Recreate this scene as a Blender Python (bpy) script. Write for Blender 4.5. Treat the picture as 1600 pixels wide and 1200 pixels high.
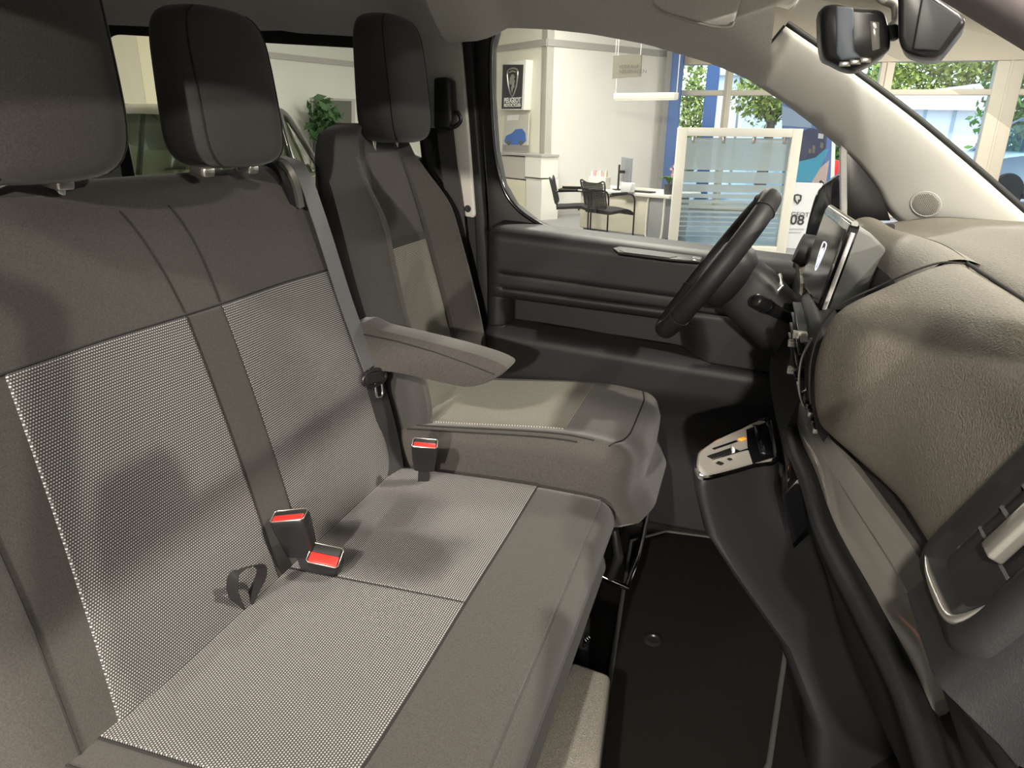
import bpy, bmesh, math, random
from mathutils import Vector, Matrix
random.seed(7)
R = math.radians
for _o in list(bpy.data.objects):
    bpy.data.objects.remove(_o)
SC = bpy.context.scene
COL = SC.collection

# ------------------------------------------------------------------ camera, world, lights, exposure
# world frame: camera eye at the origin, X = van forward, Y = towards the driver door, Z = up; showroom ground at Z = -1.5
FPX, PITCH, YAW, ROLL = 1100.0, R(20.0), R(18.0), R(0.7)
FW = Vector((-math.sin(YAW)*math.cos(PITCH), math.cos(YAW)*math.cos(PITCH), -math.sin(PITCH)))
RT0 = Vector((math.cos(YAW), math.sin(YAW), 0.0)); UP0 = RT0.cross(FW)
RT = RT0*math.cos(ROLL) + UP0*math.sin(ROLL)
UP = UP0*math.cos(ROLL) - RT0*math.sin(ROLL)
cam_data = bpy.data.cameras.new('camera'); cam = bpy.data.objects.new('camera', cam_data); COL.objects.link(cam)
M3 = Matrix((RT, UP, -FW)).transposed()
cam.matrix_world = M3.to_4x4()
cam_data.sensor_width = 36.0; cam_data.lens = FPX/1600.0*36.0; cam_data.clip_start = 0.02; cam_data.clip_end = 300
SC.camera = cam

world = bpy.data.worlds.new('world'); SC.world = world; world.use_nodes = True
_wn = world.node_tree.nodes; _wb = _wn['Background']
_sky = _wn.new('ShaderNodeTexSky'); _sky.sky_type = 'NISHITA'; _sky.sun_disc = False
_sky.sun_elevation = R(48); _sky.sun_rotation = R(160)
world.node_tree.links.new(_sky.outputs['Color'], _wb.inputs['Color'])
_wb.inputs['Strength'].default_value = 0.55

def lamp(name, kind, loc, energy, color=(1, 1, 1), target=None, size=0.3, angle=None, blend=0.3):
    d = bpy.data.lights.new(name, kind); d.energy = energy; d.color = color
    if kind == 'AREA':
        d.shape = 'DISK'; d.size = size
    elif kind == 'SPOT':
        d.shadow_soft_size = size; d.spot_size = angle; d.spot_blend = blend
    elif kind == 'SUN':
        d.angle = size
    else:
        d.shadow_soft_size = size
    o = bpy.data.objects.new(name, d); COL.objects.link(o); o.location = loc
    if target is not None:
        o.rotation_euler = (Vector(target)-Vector(loc)).to_track_quat('-Z', 'Y').to_euler()
    return o

lamp('sun', 'SUN', (0, 0, 30), 4.0, (1, .96, .9), target=(3, 12, 0), size=R(1))
# showroom spotlights beside and in front of the van, some added to lift dark parts
lamp('van_spot', 'SPOT', (-.55, -2.9, 2.08), 950, (1, .91, .80), target=(-.35, 1.0, -.6), size=.07, angle=R(50))
lamp('van_spot', 'SPOT', (.6, -5.7, 1.45), 1700, (1, .90, .78), target=(-.4, 1.4, -.5), size=.07, angle=R(40))  # added low spot reaching the driver backrest under the roof edge
lamp('van_spot', 'SPOT', (1.75, 1.25, 2.08), 520, (1, .91, .77), target=(0, 1.1, -.4), size=.06, angle=R(75))
lamp('van_spot', 'SPOT', (-.5, 4.9, 2.08), 420, (1, .93, .82), target=(-.25, 1.8, -.35), size=.08, angle=R(50))  # added spot brightening the door ledge through the driver window
lamp('van_spot', 'SPOT', (5.6, -.9, 1.9), 1050, (1, .92, .80), target=(-.6, 1.3, -.45), size=.08, angle=R(30))  # added front spot brightening the driver backrest through the windscreen
lamp('showroom_fill', 'AREA', (.8, -3.6, 2.05), 160, (1, .93, .84), target=(.8, -3.6, -1), size=2.0)  # added soft fill lifting the cabin from the door side
for _i, (_x, _y, _e) in enumerate(((-7, 2, 260), (-3, 8.5, 190), (3.5, 8.0, 300), (3.2, 12.2, 260), (-9, 6.5, 260), (-2.5, 11.2, 80))):
    lamp('showroom_fill', 'AREA', (_x, _y, 2.05), _e, (1, .93, .82), target=(_x, _y, -1), size=1.2)  # unseen soft fills added to keep the hall bright
SC.view_settings.view_transform = 'Standard'; SC.view_settings.look = 'None'
SC.view_settings.gamma = 1.0; SC.view_settings.use_curve_mapping = False
SC.view_settings.exposure = 0.12
SC.cycles.use_denoising = True
SC.cycles.max_bounces = 8; SC.cycles.transparent_max_bounces = 16

# ------------------------------------------------------------------ helpers
def ray(x, y):
    return FW + RT*((x-800.0)/FPX) - UP*((y-600.0)/FPX)
def py(x, y, Y):
    r = ray(x, y); return r*(Y/r.y)
def pxx(x, y, X):
    r = ray(x, y); return r*(X/r.x)
def pz(x, y, Z):
    r = ray(x, y); return r*(Z/r.z)
def lerp(a, b, t): return a+(b-a)*t
def sst(a, b, x):
    t = min(1, max(0, (x-a)/(b-a))); return t*t*(3-2*t)
def interp(x, tab):
    if x <= tab[0][0]: return tab[0][1]
    for (a, va), (b, vb) in zip(tab, tab[1:]):
        if x <= b:
            t = (x-a)/(b-a)
            return va+(vb-va)*t
    return tab[-1][1]
def sinterp(x, tab):
    """smooth (monotone-ish Catmull-Rom) interpolation"""
    n = len(tab)
    if x <= tab[0][0]: return tab[0][1]
    if x >= tab[-1][0]: return tab[-1][1]
    for i in range(n-1):
        a, va = tab[i]; b, vb = tab[i+1]
        if x <= b:
            h = b-a; t = (x-a)/h
            ma = (vb-tab[i-1][1])/(b-tab[i-1][0]) if i > 0 else (vb-va)/h
            mb = (tab[i+2][1]-va)/(tab[i+2][0]-a) if i+2 < n else (vb-va)/h
            t2 = t*t; t3 = t2*t
            return (2*t3-3*t2+1)*va+(t3-2*t2+t)*h*ma+(-2*t3+3*t2)*vb+(t3-t2)*h*mb
def crom(pts, k=6, closed=False):
    """Catmull-Rom through points"""
    P = [Vector(p) for p in pts]; n = len(P); out = []
    rng = range(n if closed else n-1)
    for i in rng:
        p1 = P[i]; p2 = P[(i+1) % n]
        p0 = P[i-1] if (closed or i > 0) else p1*2-p2
        p3 = P[(i+2) % n] if (closed or i+2 < n) else p2*2-p1
        for j in range(k):
            t = j/k; t2 = t*t; t3 = t2*t
            out.append(.5*((2*p1)+(p2-p0)*t+(2*p0-5*p1+4*p2-p3)*t2+(3*p1-p0-3*p2+p3)*t3))
    if not closed: out.append(P[-1].copy())
    return out

def mk(name, verts, faces, mat=None, parent=None, smooth=True, uvs=None, angle=None):
    me = bpy.data.meshes.new(name)
    me.from_pydata([tuple(v) for v in verts], [], faces)
    if uvs is not None:
        uvl = me.uv_layers.new(name='uv')
        for l in me.loops: uvl.data[l.index].uv = uvs[l.vertex_index]
    me.validate(); 
    bm = bmesh.new(); bm.from_mesh(me); bmesh.ops.recalc_face_normals(bm, faces=bm.faces); bm.to_mesh(me); bm.free()
    if smooth:
        for p in me.polygons: p.use_smooth = True
        if angle is not None:
            me.set_sharp_from_angle(angle=R(angle))
    o = bpy.data.objects.new(name, me); COL.objects.link(o)
    if mat: me.materials.append(mat)
    if parent is not None: o.parent = parent
    return o
def tag(o, label, cat, group=None, kind=None):
    o['label'] = label
    if cat: o['category'] = cat
    if group: o['group'] = group
    if kind: o['kind'] = kind
    return o
def struct(o, label=None):
    o['kind'] = 'structure'
    if label: o['label'] = label
    return o
def thing(name, label, cat, group=None, loc=(0, 0, 0), rz=0):
    o = bpy.data.objects.new(name, None); COL.objects.link(o); o.empty_display_size = .05
    o.location = loc; o.rotation_euler = (0, 0, rz)
    return tag(o, label, cat, group)

def loft(name, rings, mat, parent=None, closed=True, cap=True, smooth=True, angle=40, loop=False, fan=False):
    n = len(rings[0]); V = [p for r in rings for p in r]; F = []
    m = len(rings)
    for i in range(m if loop else m-1):
        for j in range(n if closed else n-1):
            a = i*n+j; b = i*n+(j+1) % n; i2 = (i+1) % m
            F.append((a, b, i2*n+(j+1) % n, i2*n+j))
    if cap and not loop and closed:
        if fan:
            for r0 in (0, m-1):
                c = sum((Vector(q) for q in rings[r0]), Vector())/n; V.append(c); ci = len(V)-1
                for j in range(n): F.append((r0*n+j, r0*n+(j+1) % n, ci))
        else:
            F.append(tuple(range(n))[::-1]); F.append(tuple(range((m-1)*n, m*n)))
    return mk(name, V, F, mat, parent, smooth, angle=angle)

def tube(name, pts, r, mat, parent=None, n=8, cap=True, loop=False, flat=1.0):
    P = [Vector(p) for p in pts]; m = len(P); rings = []
    prev = None
    for i in range(m):
        if loop: t = P[(i+1) % m]-P[i-1]
        else: t = P[min(i+1, m-1)]-P[max(i-1, 0)]
        t.normalize()
        if prev is None:
            a = Vector((0, 0, 1)) if abs(t.z) < .9 else Vector((1, 0, 0))
            u = t.cross(a).normalized()
        else:
            u = (prev-t*prev.dot(t)).normalized()
        prev = u; v = t.cross(u)
        rr = r[i] if isinstance(r, (list, tuple)) else r
        rings.append([P[i]+u*(rr*math.cos(2*math.pi*k/n))+v*(rr*flat*math.sin(2*math.pi*k/n)) for k in range(n)])
    return loft(name, rings, mat, parent, cap=cap, angle=60, loop=loop)

def ribbon(name, pts, wvec, th, mat, parent=None):
    """flat strap along pts; wvec = list or single vector (full width)"""
    P = [Vector(p) for p in pts]; m = len(P); rings = []
    for i in range(m):
        t = (P[min(i+1, m-1)]-P[max(i-1, 0)]).normalized()
        w = Vector(wvec[i] if isinstance(wvec, list) else wvec); W = w.length
        w = (w-t*w.dot(t)).normalized()*W/2; nn = t.cross(w).normalized()*th/2
        rings.append([P[i]-w+nn, P[i]+w+nn, P[i]+w-nn, P[i]-w-nn])
    return loft(name, rings, mat, parent, angle=40)

def box(name, lo, hi, mat, parent=None, bevel=0.0, seg=2, M=None):
    lo = Vector(lo); hi = Vector(hi)
    bm = bmesh.new(); bmesh.ops.create_cube(bm, size=1)
    for v in bm.verts:
        v.co = Vector((lerp(lo.x, hi.x, v.co.x+.5), lerp(lo.y, hi.y, v.co.y+.5), lerp(lo.z, hi.z, v.co.z+.5)))
    if bevel > 0:
        bmesh.ops.bevel(bm, geom=bm.edges[:], offset=bevel, segments=seg, profile=.5, affect='EDGES')
    if M is not None: bm.transform(M)
    me = bpy.data.meshes.new(name); bm.to_mesh(me); bm.free()
    if bevel > 0:
        for p in me.polygons: p.use_smooth = True
        me.set_sharp_from_angle(angle=R(50))
    o = bpy.data.objects.new(name, me); COL.objects.link(o)
    if mat: me.materials.append(mat)
    if parent is not None: o.parent = parent
    return o

def prism(name, poly, d, mat, parent=None, bevel=0.0, seg=2, smooth=True):
    """closed 3D polygon (planar or nearly) extruded by vector d"""
    n = len(poly); d = Vector(d)
    bm = bmesh.new()
    a = [bm.verts.new(Vector(p)) for p in poly]; b = [bm.verts.new(Vector(p)+d) for p in poly]
    bm.faces.new(a); bm.faces.new(b[::-1])
    for i in range(n):
        bm.faces.new((a[i], b[i], b[(i+1) % n], a[(i+1) % n]))
    bmesh.ops.recalc_face_normals(bm, faces=bm.faces)
    if bevel > 0:
        bmesh.ops.bevel(bm, geom=bm.edges[:], offset=bevel, segments=seg, profile=.5, affect='EDGES', clamp_overlap=True)
    me = bpy.data.meshes.new(name); bm.to_mesh(me); bm.free()
    if smooth:
        for p in me.polygons: p.use_smooth = True
        me.set_sharp_from_angle(angle=R(35))
    o = bpy.data.objects.new(name, me); COL.objects.link(o)
    if mat: me.materials.append(mat)
    if parent is not None: o.parent = parent
    return o

def lathe(name, prof, mat, parent=None, n=24, M=None):
    rings = []
    for (r, z) in prof:
        ring = [Vector((r*math.cos(2*math.pi*k/n), r*math.sin(2*math.pi*k/n), z)) for k in range(n)]
        if M is not None: ring = [M @ p for p in ring]
        rings.append(ring)
    return loft(name, rings, mat, parent, angle=35)

def text(name, body, size, mat, parent=None, M=None, ext=.001, align='CENTER', bold=0.0):
    c = bpy.data.curves.new(name, 'FONT'); c.body = body; c.size = size; c.extrude = ext; c.align_x = align; c.align_y = 'CENTER'
    c.offset = bold
    t = bpy.data.objects.new(name+'_tmp', c); COL.objects.link(t)
    dg = bpy.context.evaluated_depsgraph_get(); dg.update()
    me = bpy.data.meshes.new_from_object(t.evaluated_get(dg)); me.name = name
    bpy.data.objects.remove(t); bpy.data.curves.remove(c)
    if M is not None: me.transform(M)
    me.materials.clear(); me.materials.append(mat)
    o = bpy.data.objects.new(name, me); COL.objects.link(o)
    if parent is not None: o.parent = parent
    return o
def copy_tree(o, parent=None):
    c = o.copy(); COL.objects.link(c); c.parent = parent
    for ch in list(o.children): copy_tree(ch, c)
    return c
def frame(origin, xdir, ydir):
    x = Vector(xdir).normalized(); z = x.cross(Vector(ydir)).normalized(); y = z.cross(x)
    M = Matrix((x, y, z)).transposed().to_4x4(); M.translation = Vector(origin); return M

# ------------------------------------------------------------------ materials
def mat(name, col, rough=.6, metal=0.0, spec=.5, sheen=0.0, noise=0.0, nscale=200, bump=0.0, bscale=300, coat=0.0, emit=None, estr=0):
    m = bpy.data.materials.new(name); m.use_nodes = True
    nt = m.node_tree; b = nt.nodes['Principled BSDF']
    b.inputs['Base Color'].default_value = (*col, 1); b.inputs['Roughness'].default_value = rough
    b.inputs['Metallic'].default_value = metal; b.inputs['Specular IOR Level'].default_value = spec
    if sheen: b.inputs['Sheen Weight'].default_value = sheen; b.inputs['Sheen Roughness'].default_value = .4
    if coat: b.inputs['Coat Weight'].default_value = coat; b.inputs['Coat Roughness'].default_value = .05
    if emit: b.inputs['Emission Color'].default_value = (*emit, 1); b.inputs['Emission Strength'].default_value = estr
    tc = nt.nodes.new('ShaderNodeTexCoord')
    if noise > 0:
        n = nt.nodes.new('ShaderNodeTexNoise'); n.inputs['Scale'].default_value = nscale; n.inputs['Detail'].default_value = 4
        nt.links.new(tc.outputs['Object'], n.inputs['Vector'])
        r = nt.nodes.new('ShaderNodeMapRange'); r.inputs['From Min'].default_value = .3; r.inputs['From Max'].default_value = .7
        r.inputs['To Min'].default_value = 1-noise; r.inputs['To Max'].default_value = 1+noise
        nt.links.new(n.outputs['Fac'], r.inputs['Value'])
        mx = nt.nodes.new('ShaderNodeVectorMath'); mx.operation = 'SCALE'; mx.inputs[0].default_value = col
        nt.links.new(r.outputs['Result'], mx.inputs['Scale']); nt.links.new(mx.outputs['Vector'], b.inputs['Base Color'])
    if bump > 0:
        n = nt.nodes.new('ShaderNodeTexNoise'); n.inputs['Scale'].default_value = bscale; n.inputs['Detail'].default_value = 3
        nt.links.new(tc.outputs['Object'], n.inputs['Vector'])
        bp = nt.nodes.new('ShaderNodeBump'); bp.inputs['Strength'].default_value = bump; bp.inputs['Distance'].default_value = .002
        nt.links.new(n.outputs['Fac'], bp.inputs['Height']); nt.links.new(bp.outputs['Normal'], b.inputs['Normal'])
    return m

def weave_mat(name, pitch_u, pitch_v, base, dot):
    m = bpy.data.materials.new(name); m.use_nodes = True
    nt = m.node_tree; b = nt.nodes['Principled BSDF']; N = nt.nodes.new; L = nt.links.new
    uv = N('ShaderNodeUVMap'); uv.uv_map = 'uv'
    sp = N('ShaderNodeSeparateXYZ'); L(uv.outputs['UV'], sp.inputs[0])
    def M(op, a, bb=None):
        n = N('ShaderNodeMath'); n.operation = op
        for k, v in enumerate((a, bb)):
            if v is None: continue
            if isinstance(v, (int, float)): n.inputs[k].default_value = v
            else: L(v, n.inputs[k])
        return n.outputs[0]
    u = M('DIVIDE', sp.outputs[0], pitch_u); v = M('DIVIDE', sp.outputs[1], pitch_v)
    row = M('FLOOR', v); odd = M('MULTIPLY', M('MODULO', row, 2.0), 0.5)
    fu = M('SUBTRACT', M('FRACT', M('ADD', u, odd)), .5); fv = M('SUBTRACT', M('FRACT', v), .5)
    d = M('ADD', M('POWER', M('MULTIPLY', fu, 2.0), 2.0), M('POWER', M('MULTIPLY', fv, 2.5), 2.0))
    mr = N('ShaderNodeMapRange'); mr.inputs['From Min'].default_value = .22; mr.inputs['From Max'].default_value = .62
    mr.inputs['To Min'].default_value = 1; mr.inputs['To Max'].default_value = 0; L(d, mr.inputs['Value'])
    no = N('ShaderNodeTexNoise'); no.inputs['Scale'].default_value = 900; L(uv.outputs['UV'], no.inputs['Vector'])
    fac = M('MULTIPLY', mr.outputs[0], M('ADD', M('MULTIPLY', no.outputs['Fac'], .9), .35))
    mx = N('ShaderNodeMix'); mx.data_type = 'RGBA'; L(fac, mx.inputs[0])
    mx.inputs['A'].default_value = (*base, 1); mx.inputs['B'].default_value = (*dot, 1)
    L(mx.outputs['Result'], b.inputs['Base Color']); b.inputs['Roughness'].default_value = .85
    bp = N('ShaderNodeBump'); bp.inputs['Strength'].default_value = .35; bp.inputs['Distance'].default_value = .001
    L(mr.outputs[0], bp.inputs['Height']); L(bp.outputs['Normal'], b.inputs['Normal'])
    return m

def glass_mat(name, tint=(1, 1, 1), refl=.06, frost=0.0):
    m = bpy.data.materials.new(name); m.use_nodes = True; nt = m.node_tree; nt.nodes.clear()
    o = nt.nodes.new('ShaderNodeOutputMaterial'); t = nt.nodes.new('ShaderNodeBsdfTransparent'); g = nt.nodes.new('ShaderNodeBsdfGlossy')
    t.inputs[0].default_value = (*tint, 1); g.inputs['Roughness'].default_value = .02
    mx = nt.nodes.new('ShaderNodeMixShader')
    lw = nt.nodes.new('ShaderNodeFresnel'); lw.inputs['IOR'].default_value = 1.33
    mu = nt.nodes.new('ShaderNodeMath'); mu.operation = 'MULTIPLY'; mu.inputs[1].default_value = refl/.02*.5
    nt.links.new(lw.outputs[0], mu.inputs[0]); mu.use_clamp = True
    nt.links.new(mu.outputs[0], mx.inputs[0]); nt.links.new(t.outputs[0], mx.inputs[1]); nt.links.new(g.outputs[0], mx.inputs[2])
    if frost > 0:
        df = nt.nodes.new('ShaderNodeBsdfTranslucent'); df.inputs[0].default_value = (.80, .86, .88, 1)
        d2 = nt.nodes.new('ShaderNodeBsdfDiffuse'); d2.inputs[0].default_value = (.66, .72, .75, 1)
        ad = nt.nodes.new('ShaderNodeMixShader'); ad.inputs[0].default_value = .5
        nt.links.new(df.outputs[0], ad.inputs[1]); nt.links.new(d2.outputs[0], ad.inputs[2])
        m2 = nt.nodes.new('ShaderNodeMixShader'); m2.inputs[0].default_value = frost
        nt.links.new(mx.outputs[0], m2.inputs[1]); nt.links.new(ad.outputs[0], m2.inputs[2]); nt.links.new(m2.outputs[0], o.inputs[0])
    else:
        nt.links.new(mx.outputs[0], o.inputs[0])
    return m

FAB = mat('seat_fabric_charcoal', (.046, .042, .038), .9, sheen=.25, noise=.25, nscale=420, bump=.25, bscale=900)
FABD = mat('seat_fabric_black', (.035, .034, .033), .92, sheen=.2, noise=.2, nscale=420, bump=.25, bscale=900)
WEAVE = weave_mat('seat_woven_dots', .0042, .0040, (.042, .040, .040), (.50, .49, .485))
WEAVE2 = weave_mat('seat_woven_fine_lit', .0040, .0034, (.10, .097, .085), (.55, .53, .46))  # made lighter to carry the light falling on the driver panels
SEAM = mat('seam_thread', (.012, .012, .012), .9)
PLA = mat('dash_grained_plastic', (.165, .150, .125), .55, spec=.45, noise=.20, nscale=420, bump=1.0, bscale=400)
PLAD = mat('dark_grained_plastic', (.015, .015, .016), .5, spec=.32, noise=.12, nscale=500, bump=.14, bscale=900)
PLAS = mat('black_smooth_plastic', (.012, .012, .013), .35, spec=.5)
GLOSS = mat('gloss_grey_trim', (.17, .165, .15), .12, spec=.6, coat=.6)
PBLK = mat('piano_black', (.006, .006, .007), .06, spec=.6, coat=.5)
PAINT = mat('black_car_paint', (.008, .008, .01), .12, spec=.5, coat=1)
RUB = mat('black_rubber', (.010, .010, .010), .6)
HEAD = mat('headliner_grey', (.62, .61, .58), .95, noise=.08, nscale=300, bump=.15, bscale=800)
HEADD = mat('rear_lining_grey', (.60, .60, .58), .95, noise=.08, nscale=300)
PIL = mat('pillar_trim_grey', (.52, .51, .48), .6, noise=.04, nscale=400, bump=.12, bscale=900)
CHR = mat('chrome', (.75, .75, .76), .12, metal=1)
SILV = mat('satin_silver', (.55, .54, .5), .3, metal=.9)
REDP = mat('red_button_plastic', (.75, .025, .02), .4, emit=None)
BELT = mat('belt_webbing', (.10, .102, .108), .45, spec=.6, noise=.15, nscale=700, bump=.2, bscale=1200)
BELTD = mat('belt_webbing_black', (.016, .016, .017), .6, noise=.15, nscale=700)
CARP = mat('black_carpet', (.011, .010, .009), 1, spec=.05, noise=.45, nscale=600, bump=1, bscale=700)
CARG = mat('grey_carpet', (.23, .215, .185), 1, noise=.35, nscale=500, bump=1, bscale=600)
SCRN = mat('screen_glass', (.085, .083, .09), .10, spec=.6)  # grey base stands in for reflections on the display
LOGOE = mat('screen_logo_light', (.8, .8, .85), .4, emit=(.8, .82, 1), estr=1.2)
WHITEP = mat('white_plastic', (.8, .79, .76), .4)
AMB = mat('amber_lamp', (.9, .25, .02), .4, emit=(1, .3, .03), estr=.8)
GLASS = glass_mat('car_glass', (.96, .98, .97), .02)
GLASSW = glass_mat('windscreen_glass', (.95, .98, .97), .012)
SGLASS = glass_mat('shop_window_glass', (.95, .98, .98), .03)
FROST = glass_mat('frosted_glass', (.85, .93, .95), .03, frost=.72)
CLEARP = glass_mat('partition_clear_glass', (.82, .90, .92), .04)
# ------------------------------------------------------------------ upholstery sweep
class Sweep:
    """closed XZ profile swept along Y with rounded ends; profile points run front side upwards"""
    def __init__(s, prof, y0, y1, r, warp=None):
        s.P = [Vector((p[0], p[1])) for p in prof]; s.y0, s.y1, s.r, s.warp = y0, y1, r, warp
        n = len(s.P); area = sum(s.P[i].x*s.P[(i+1) % n].y-s.P[(i+1) % n].x*s.P[i].y for i in range(n))
        sg = 1 if area > 0 else -1
        s.N = []
        for i in range(n):
            t = s.P[(i+1) % n]-s.P[i-1]; s.N.append(Vector((t.y, -t.x)).normalized()*sg)
        xs_ = [q.x for q in s.P]; zs_ = [q.y for q in s.P]
        s.C = Vector(((min(xs_)+max(xs_))/2, (min(zs_)+max(zs_))/2)); s.hx = (max(xs_)-min(xs_))/2; s.hz = (max(zs_)-min(zs_))/2
        s.S = [0]
        for i in range(n-1): s.S.append(s.S[-1]+(s.P[i+1]-s.P[i]).length)
    def inset(s, y):
        d = min(y-s.y0, s.y1-y); r = s.r
        if d >= r: return 0
        d = max(d, 0); return r-math.sqrt(max(0, r*r-(r-d)**2))
    def pt(s, i, y, off=0):
        k = s.inset(y); q = s.C+Vector(((s.P[i].x-s.C.x)*(1-k/s.hx), (s.P[i].y-s.C.y)*(1-k/s.hz)))
        p = q+s.N[i]*off; v = Vector((p.x, y, p.y))
        return s.warp(v, s, i) if s.warp else v
    def at(s, a, y, off=0):
        """point at arclength a"""
        for i in range(len(s.S)-1):
            if a <= s.S[i+1]:
                t = (a-s.S[i])/(s.S[i+1]-s.S[i])
                return s.pt(i, y, off).lerp(s.pt(i+1, y, off), max(0, t))
        return s.pt(len(s.S)-1, y, off)
    def ys(s, n=24):
        e = [s.r*(1-math.cos(math.pi/2*k/6)) for k in range(7)]
        mid = [s.y0+s.r+(s.y1-s.y0-2*s.r)*k/n for k in range(1, n)]
        return [s.y0+v for v in e]+mid+[s.y1-v for v in e[::-1]]
    def body(s, name, mat, parent, n=24):
        return loft(name, [[s.pt(i, y) for i in range(len(s.P))] for y in s.ys(n)], mat, parent, angle=70, fan=True)
    def patch(s, name, a0, a1, y0, y1, mat, parent, lift=.003, na=40, ny=40, edge=.006):
        V = []; UV = []; F = []
        if isinstance(y0, (int, float)): f0 = lambda a: y0
        else: f0 = y0
        if isinstance(y1, (int, float)): f1 = lambda a: y1
        else: f1 = y1
        us = [0, .003, .012]+[k/ny for k in range(1, ny)]+[.988, .997, 1]
        vs = [0, .004, .015]+[k/na for k in range(1, na)]+[.985, .996, 1]
        for v in vs:
            a = lerp(a0, a1, v)
            for u in us:
                y = lerp(f0(a), f1(a), u)
                k = 1.0
                if u in (0, 1) or v in (0, 1): k = -1.2
                V.append(s.at(a, y, lift*k)); UV.append((y, a))
        n = len(us)
        for j in range(len(vs)-1):
            for i in range(n-1):
                F.append((j*n+i, j*n+i+1, (j+1)*n+i+1, (j+1)*n+i))
        return mk(name, V, F, mat, parent, True, UV)
    def seam(s, name, pts, parent, r=.0016, off=.0008, mat=None):
        return tube(name, [s.at(a, y, off) for a, y in pts], r, mat or SEAM, parent, n=6)

def arc(cx, cy, r, a0, a1, n=8):
    return [(cx+r*math.cos(R(lerp(a0, a1, k/n))), cy+r*math.sin(R(lerp(a0, a1, k/n)))) for k in range(n+1)]

def headrest(parent, cx, cy, z0, w=.215, h=.262, d=.115, lean=0.0, mat_=None, sleeves=(), taper=.30):
    """rounded headrest: upright back, front sloping back towards the top"""
    rings = []; N = 48; m = 26
    for j in range(m+1):
        ph = -math.pi/2+math.pi*j/m
        v = math.sin(ph); vv = math.copysign(abs(v)**.8, v)
        c = max(0.0, 1-abs(v)**5)**(1/3.0)                   # width envelope: large top corner radius
        cb = max(0.0, 1-abs(v)**7)**(1/5.0)
        zz = z0+h/2+vv*h/2; t = (vv+1)/2
        ww = w/2*max(.04, c)*(1-.07*t*t)
        dd = d/2*max(.06, cb)*(1-taper*t**1.5)
        xc = cx+lean*(zz-z0)-(d/2)*taper*t**1.5
        ring = []
        for k in range(N):
            a = 2*math.pi*k/N; ca, sa = math.cos(a), math.sin(a); e = 2/4.0
            x = math.copysign(abs(ca)**e, ca); y = math.copysign(abs(sa)**e, sa)
            bulge = .010*(1-y*y)*(1 if x > 0 else .3)*cb
            ring.append(Vector((xc+x*dd+bulge, cy+y*ww, zz)))
        rings.append(ring)
    o = loft('headrest', rings, mat_ or FABD, parent, angle=80)
    for sgn in (-1, 1):                                      # piping between front and side panels
        pts = []
        for j in range(3, m-2):
            rg = rings[j]; k = int(N*(.875 if sgn < 0 else .125)); p = rg[k]
            c = Vector((cx, cy, p.z)); pts.append(p+(p-c).normalized()*.0006)
        tube('headrest_seam', pts, .0016, SEAM, o, n=6)
    for sgn in (-1, 1):
        y = cy+sgn*.058
        tube('headrest_post', [(cx-.035, y, z0-.06), (cx-.030, y, z0+.03)], .0065, SILV, o, n=10)
    for q in sleeves:
        box('post_sleeve', (-.016, -.013, -.010), (.014, .013, .006), SILV, o, .004, 3, M=Matrix.Translation(q) @ Matrix.Rotation(R(10), 4, 'Y'))
    return o

# ------------------------------------------------------------------ bench seat
bench = thing('bench_seat', 'charcoal two-place passenger bench with dotted grey woven panels in the foreground', 'bench seat')
D = Vector((-.184, .674)); DL = D.length; NF = Vector((.674, .184)).normalized()
def bk(t, off=0):                                  # front surface of the bench back
    b = .014*math.sin(math.pi*min(1, max(0, t)))
    p = Vector((-.716, -.75))+D*t+NF*(b+off); return (p.x, p.y)
prof = [bk(-.22+1.16*k/30) for k in range(31)]     # t -.22 .. .94
tp = Vector(bk(.94)); tc_ = tp-NF*.05
a0 = math.degrees(math.atan2(NF.y, NF.x))
prof += arc(tc_.x, tc_.y, .05, a0, a0+110, 9)[1:]
last = Vector(prof[-1]); bb = tp-NF*.135
prof += [(lerp(last.x, bb.x, .55), lerp(last.y, bb.y, .35)+.006), (bb.x, bb.y)]
for k in range(1, 8):
    p = bb+(Vector(bk(-.22))-NF*.11-bb)*k/7; prof.append((p.x, p.y))
def bwarp(v, s, i):
    # shallow seating dishes for the two places
    t = (v.z+.75)/.674
    if i <= 31 and 0 < t < .95:
        f = math.sin(math.pi*t)
        v.x -= .010*f*(math.exp(-((v.y-.72)/.13)**2)+math.exp(-((v.y-1.13)/.12)**2))
    return v
SB = Sweep(prof, .405, 1.345, .06, bwarp)
back = SB.body('backrest', FAB, bench, 40)
T0 = .22*DL                                          # arclength of t = 0
def ta(t): return T0+t*DL
def near_edge(a):
    t = (a-T0)/DL; return lerp(.528, .572, min(1, max(0, t/.68)))
SB.patch('backrest_panel', ta(-.03), ta(.683), near_edge, .873, WEAVE, bench, ny=30)
SB.patch('backrest_panel', ta(-.03), ta(.683), .953, 1.318, WEAVE, bench, ny=30)
SB.patch('centre_strip', ta(-.03), ta(.683), .8735, .9525, FAB, bench, lift=.002, ny=10)
for y in (.873, .953):
    SB.seam('backrest_seam', [(ta(-.03+.71*k/20), y) for k in range(21)], back, r=.0014, off=.0022)
    SB.seam('backrest_seam', [(ta(.69+.24*k/20), y+(-.012 if y < .9 else .004)*math.sin(k/20*1.5)-.03*(k/20)**3) for k in range(21)], back, r=.0010)
SB.seam('backrest_seam', [(ta(.683), .565+(1.32-.565)*k/30) for k in range(31)], back, r=.002)
SB.seam('backrest_seam', [(ta(-.05+.95*k/30), .468+.012*math.sin(k/30*3)) for k in range(31)], back)
SB.seam('backrest_seam', [(ta(-.05+.95*k/30), 1.328) for k in range(31)], back)
headrest(bench, -.872, .700, -.074, w=.275, h=.38, d=.105, mat_=FAB, sleeves=[pxx(92, 283, -.872)], taper=.24)
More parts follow.
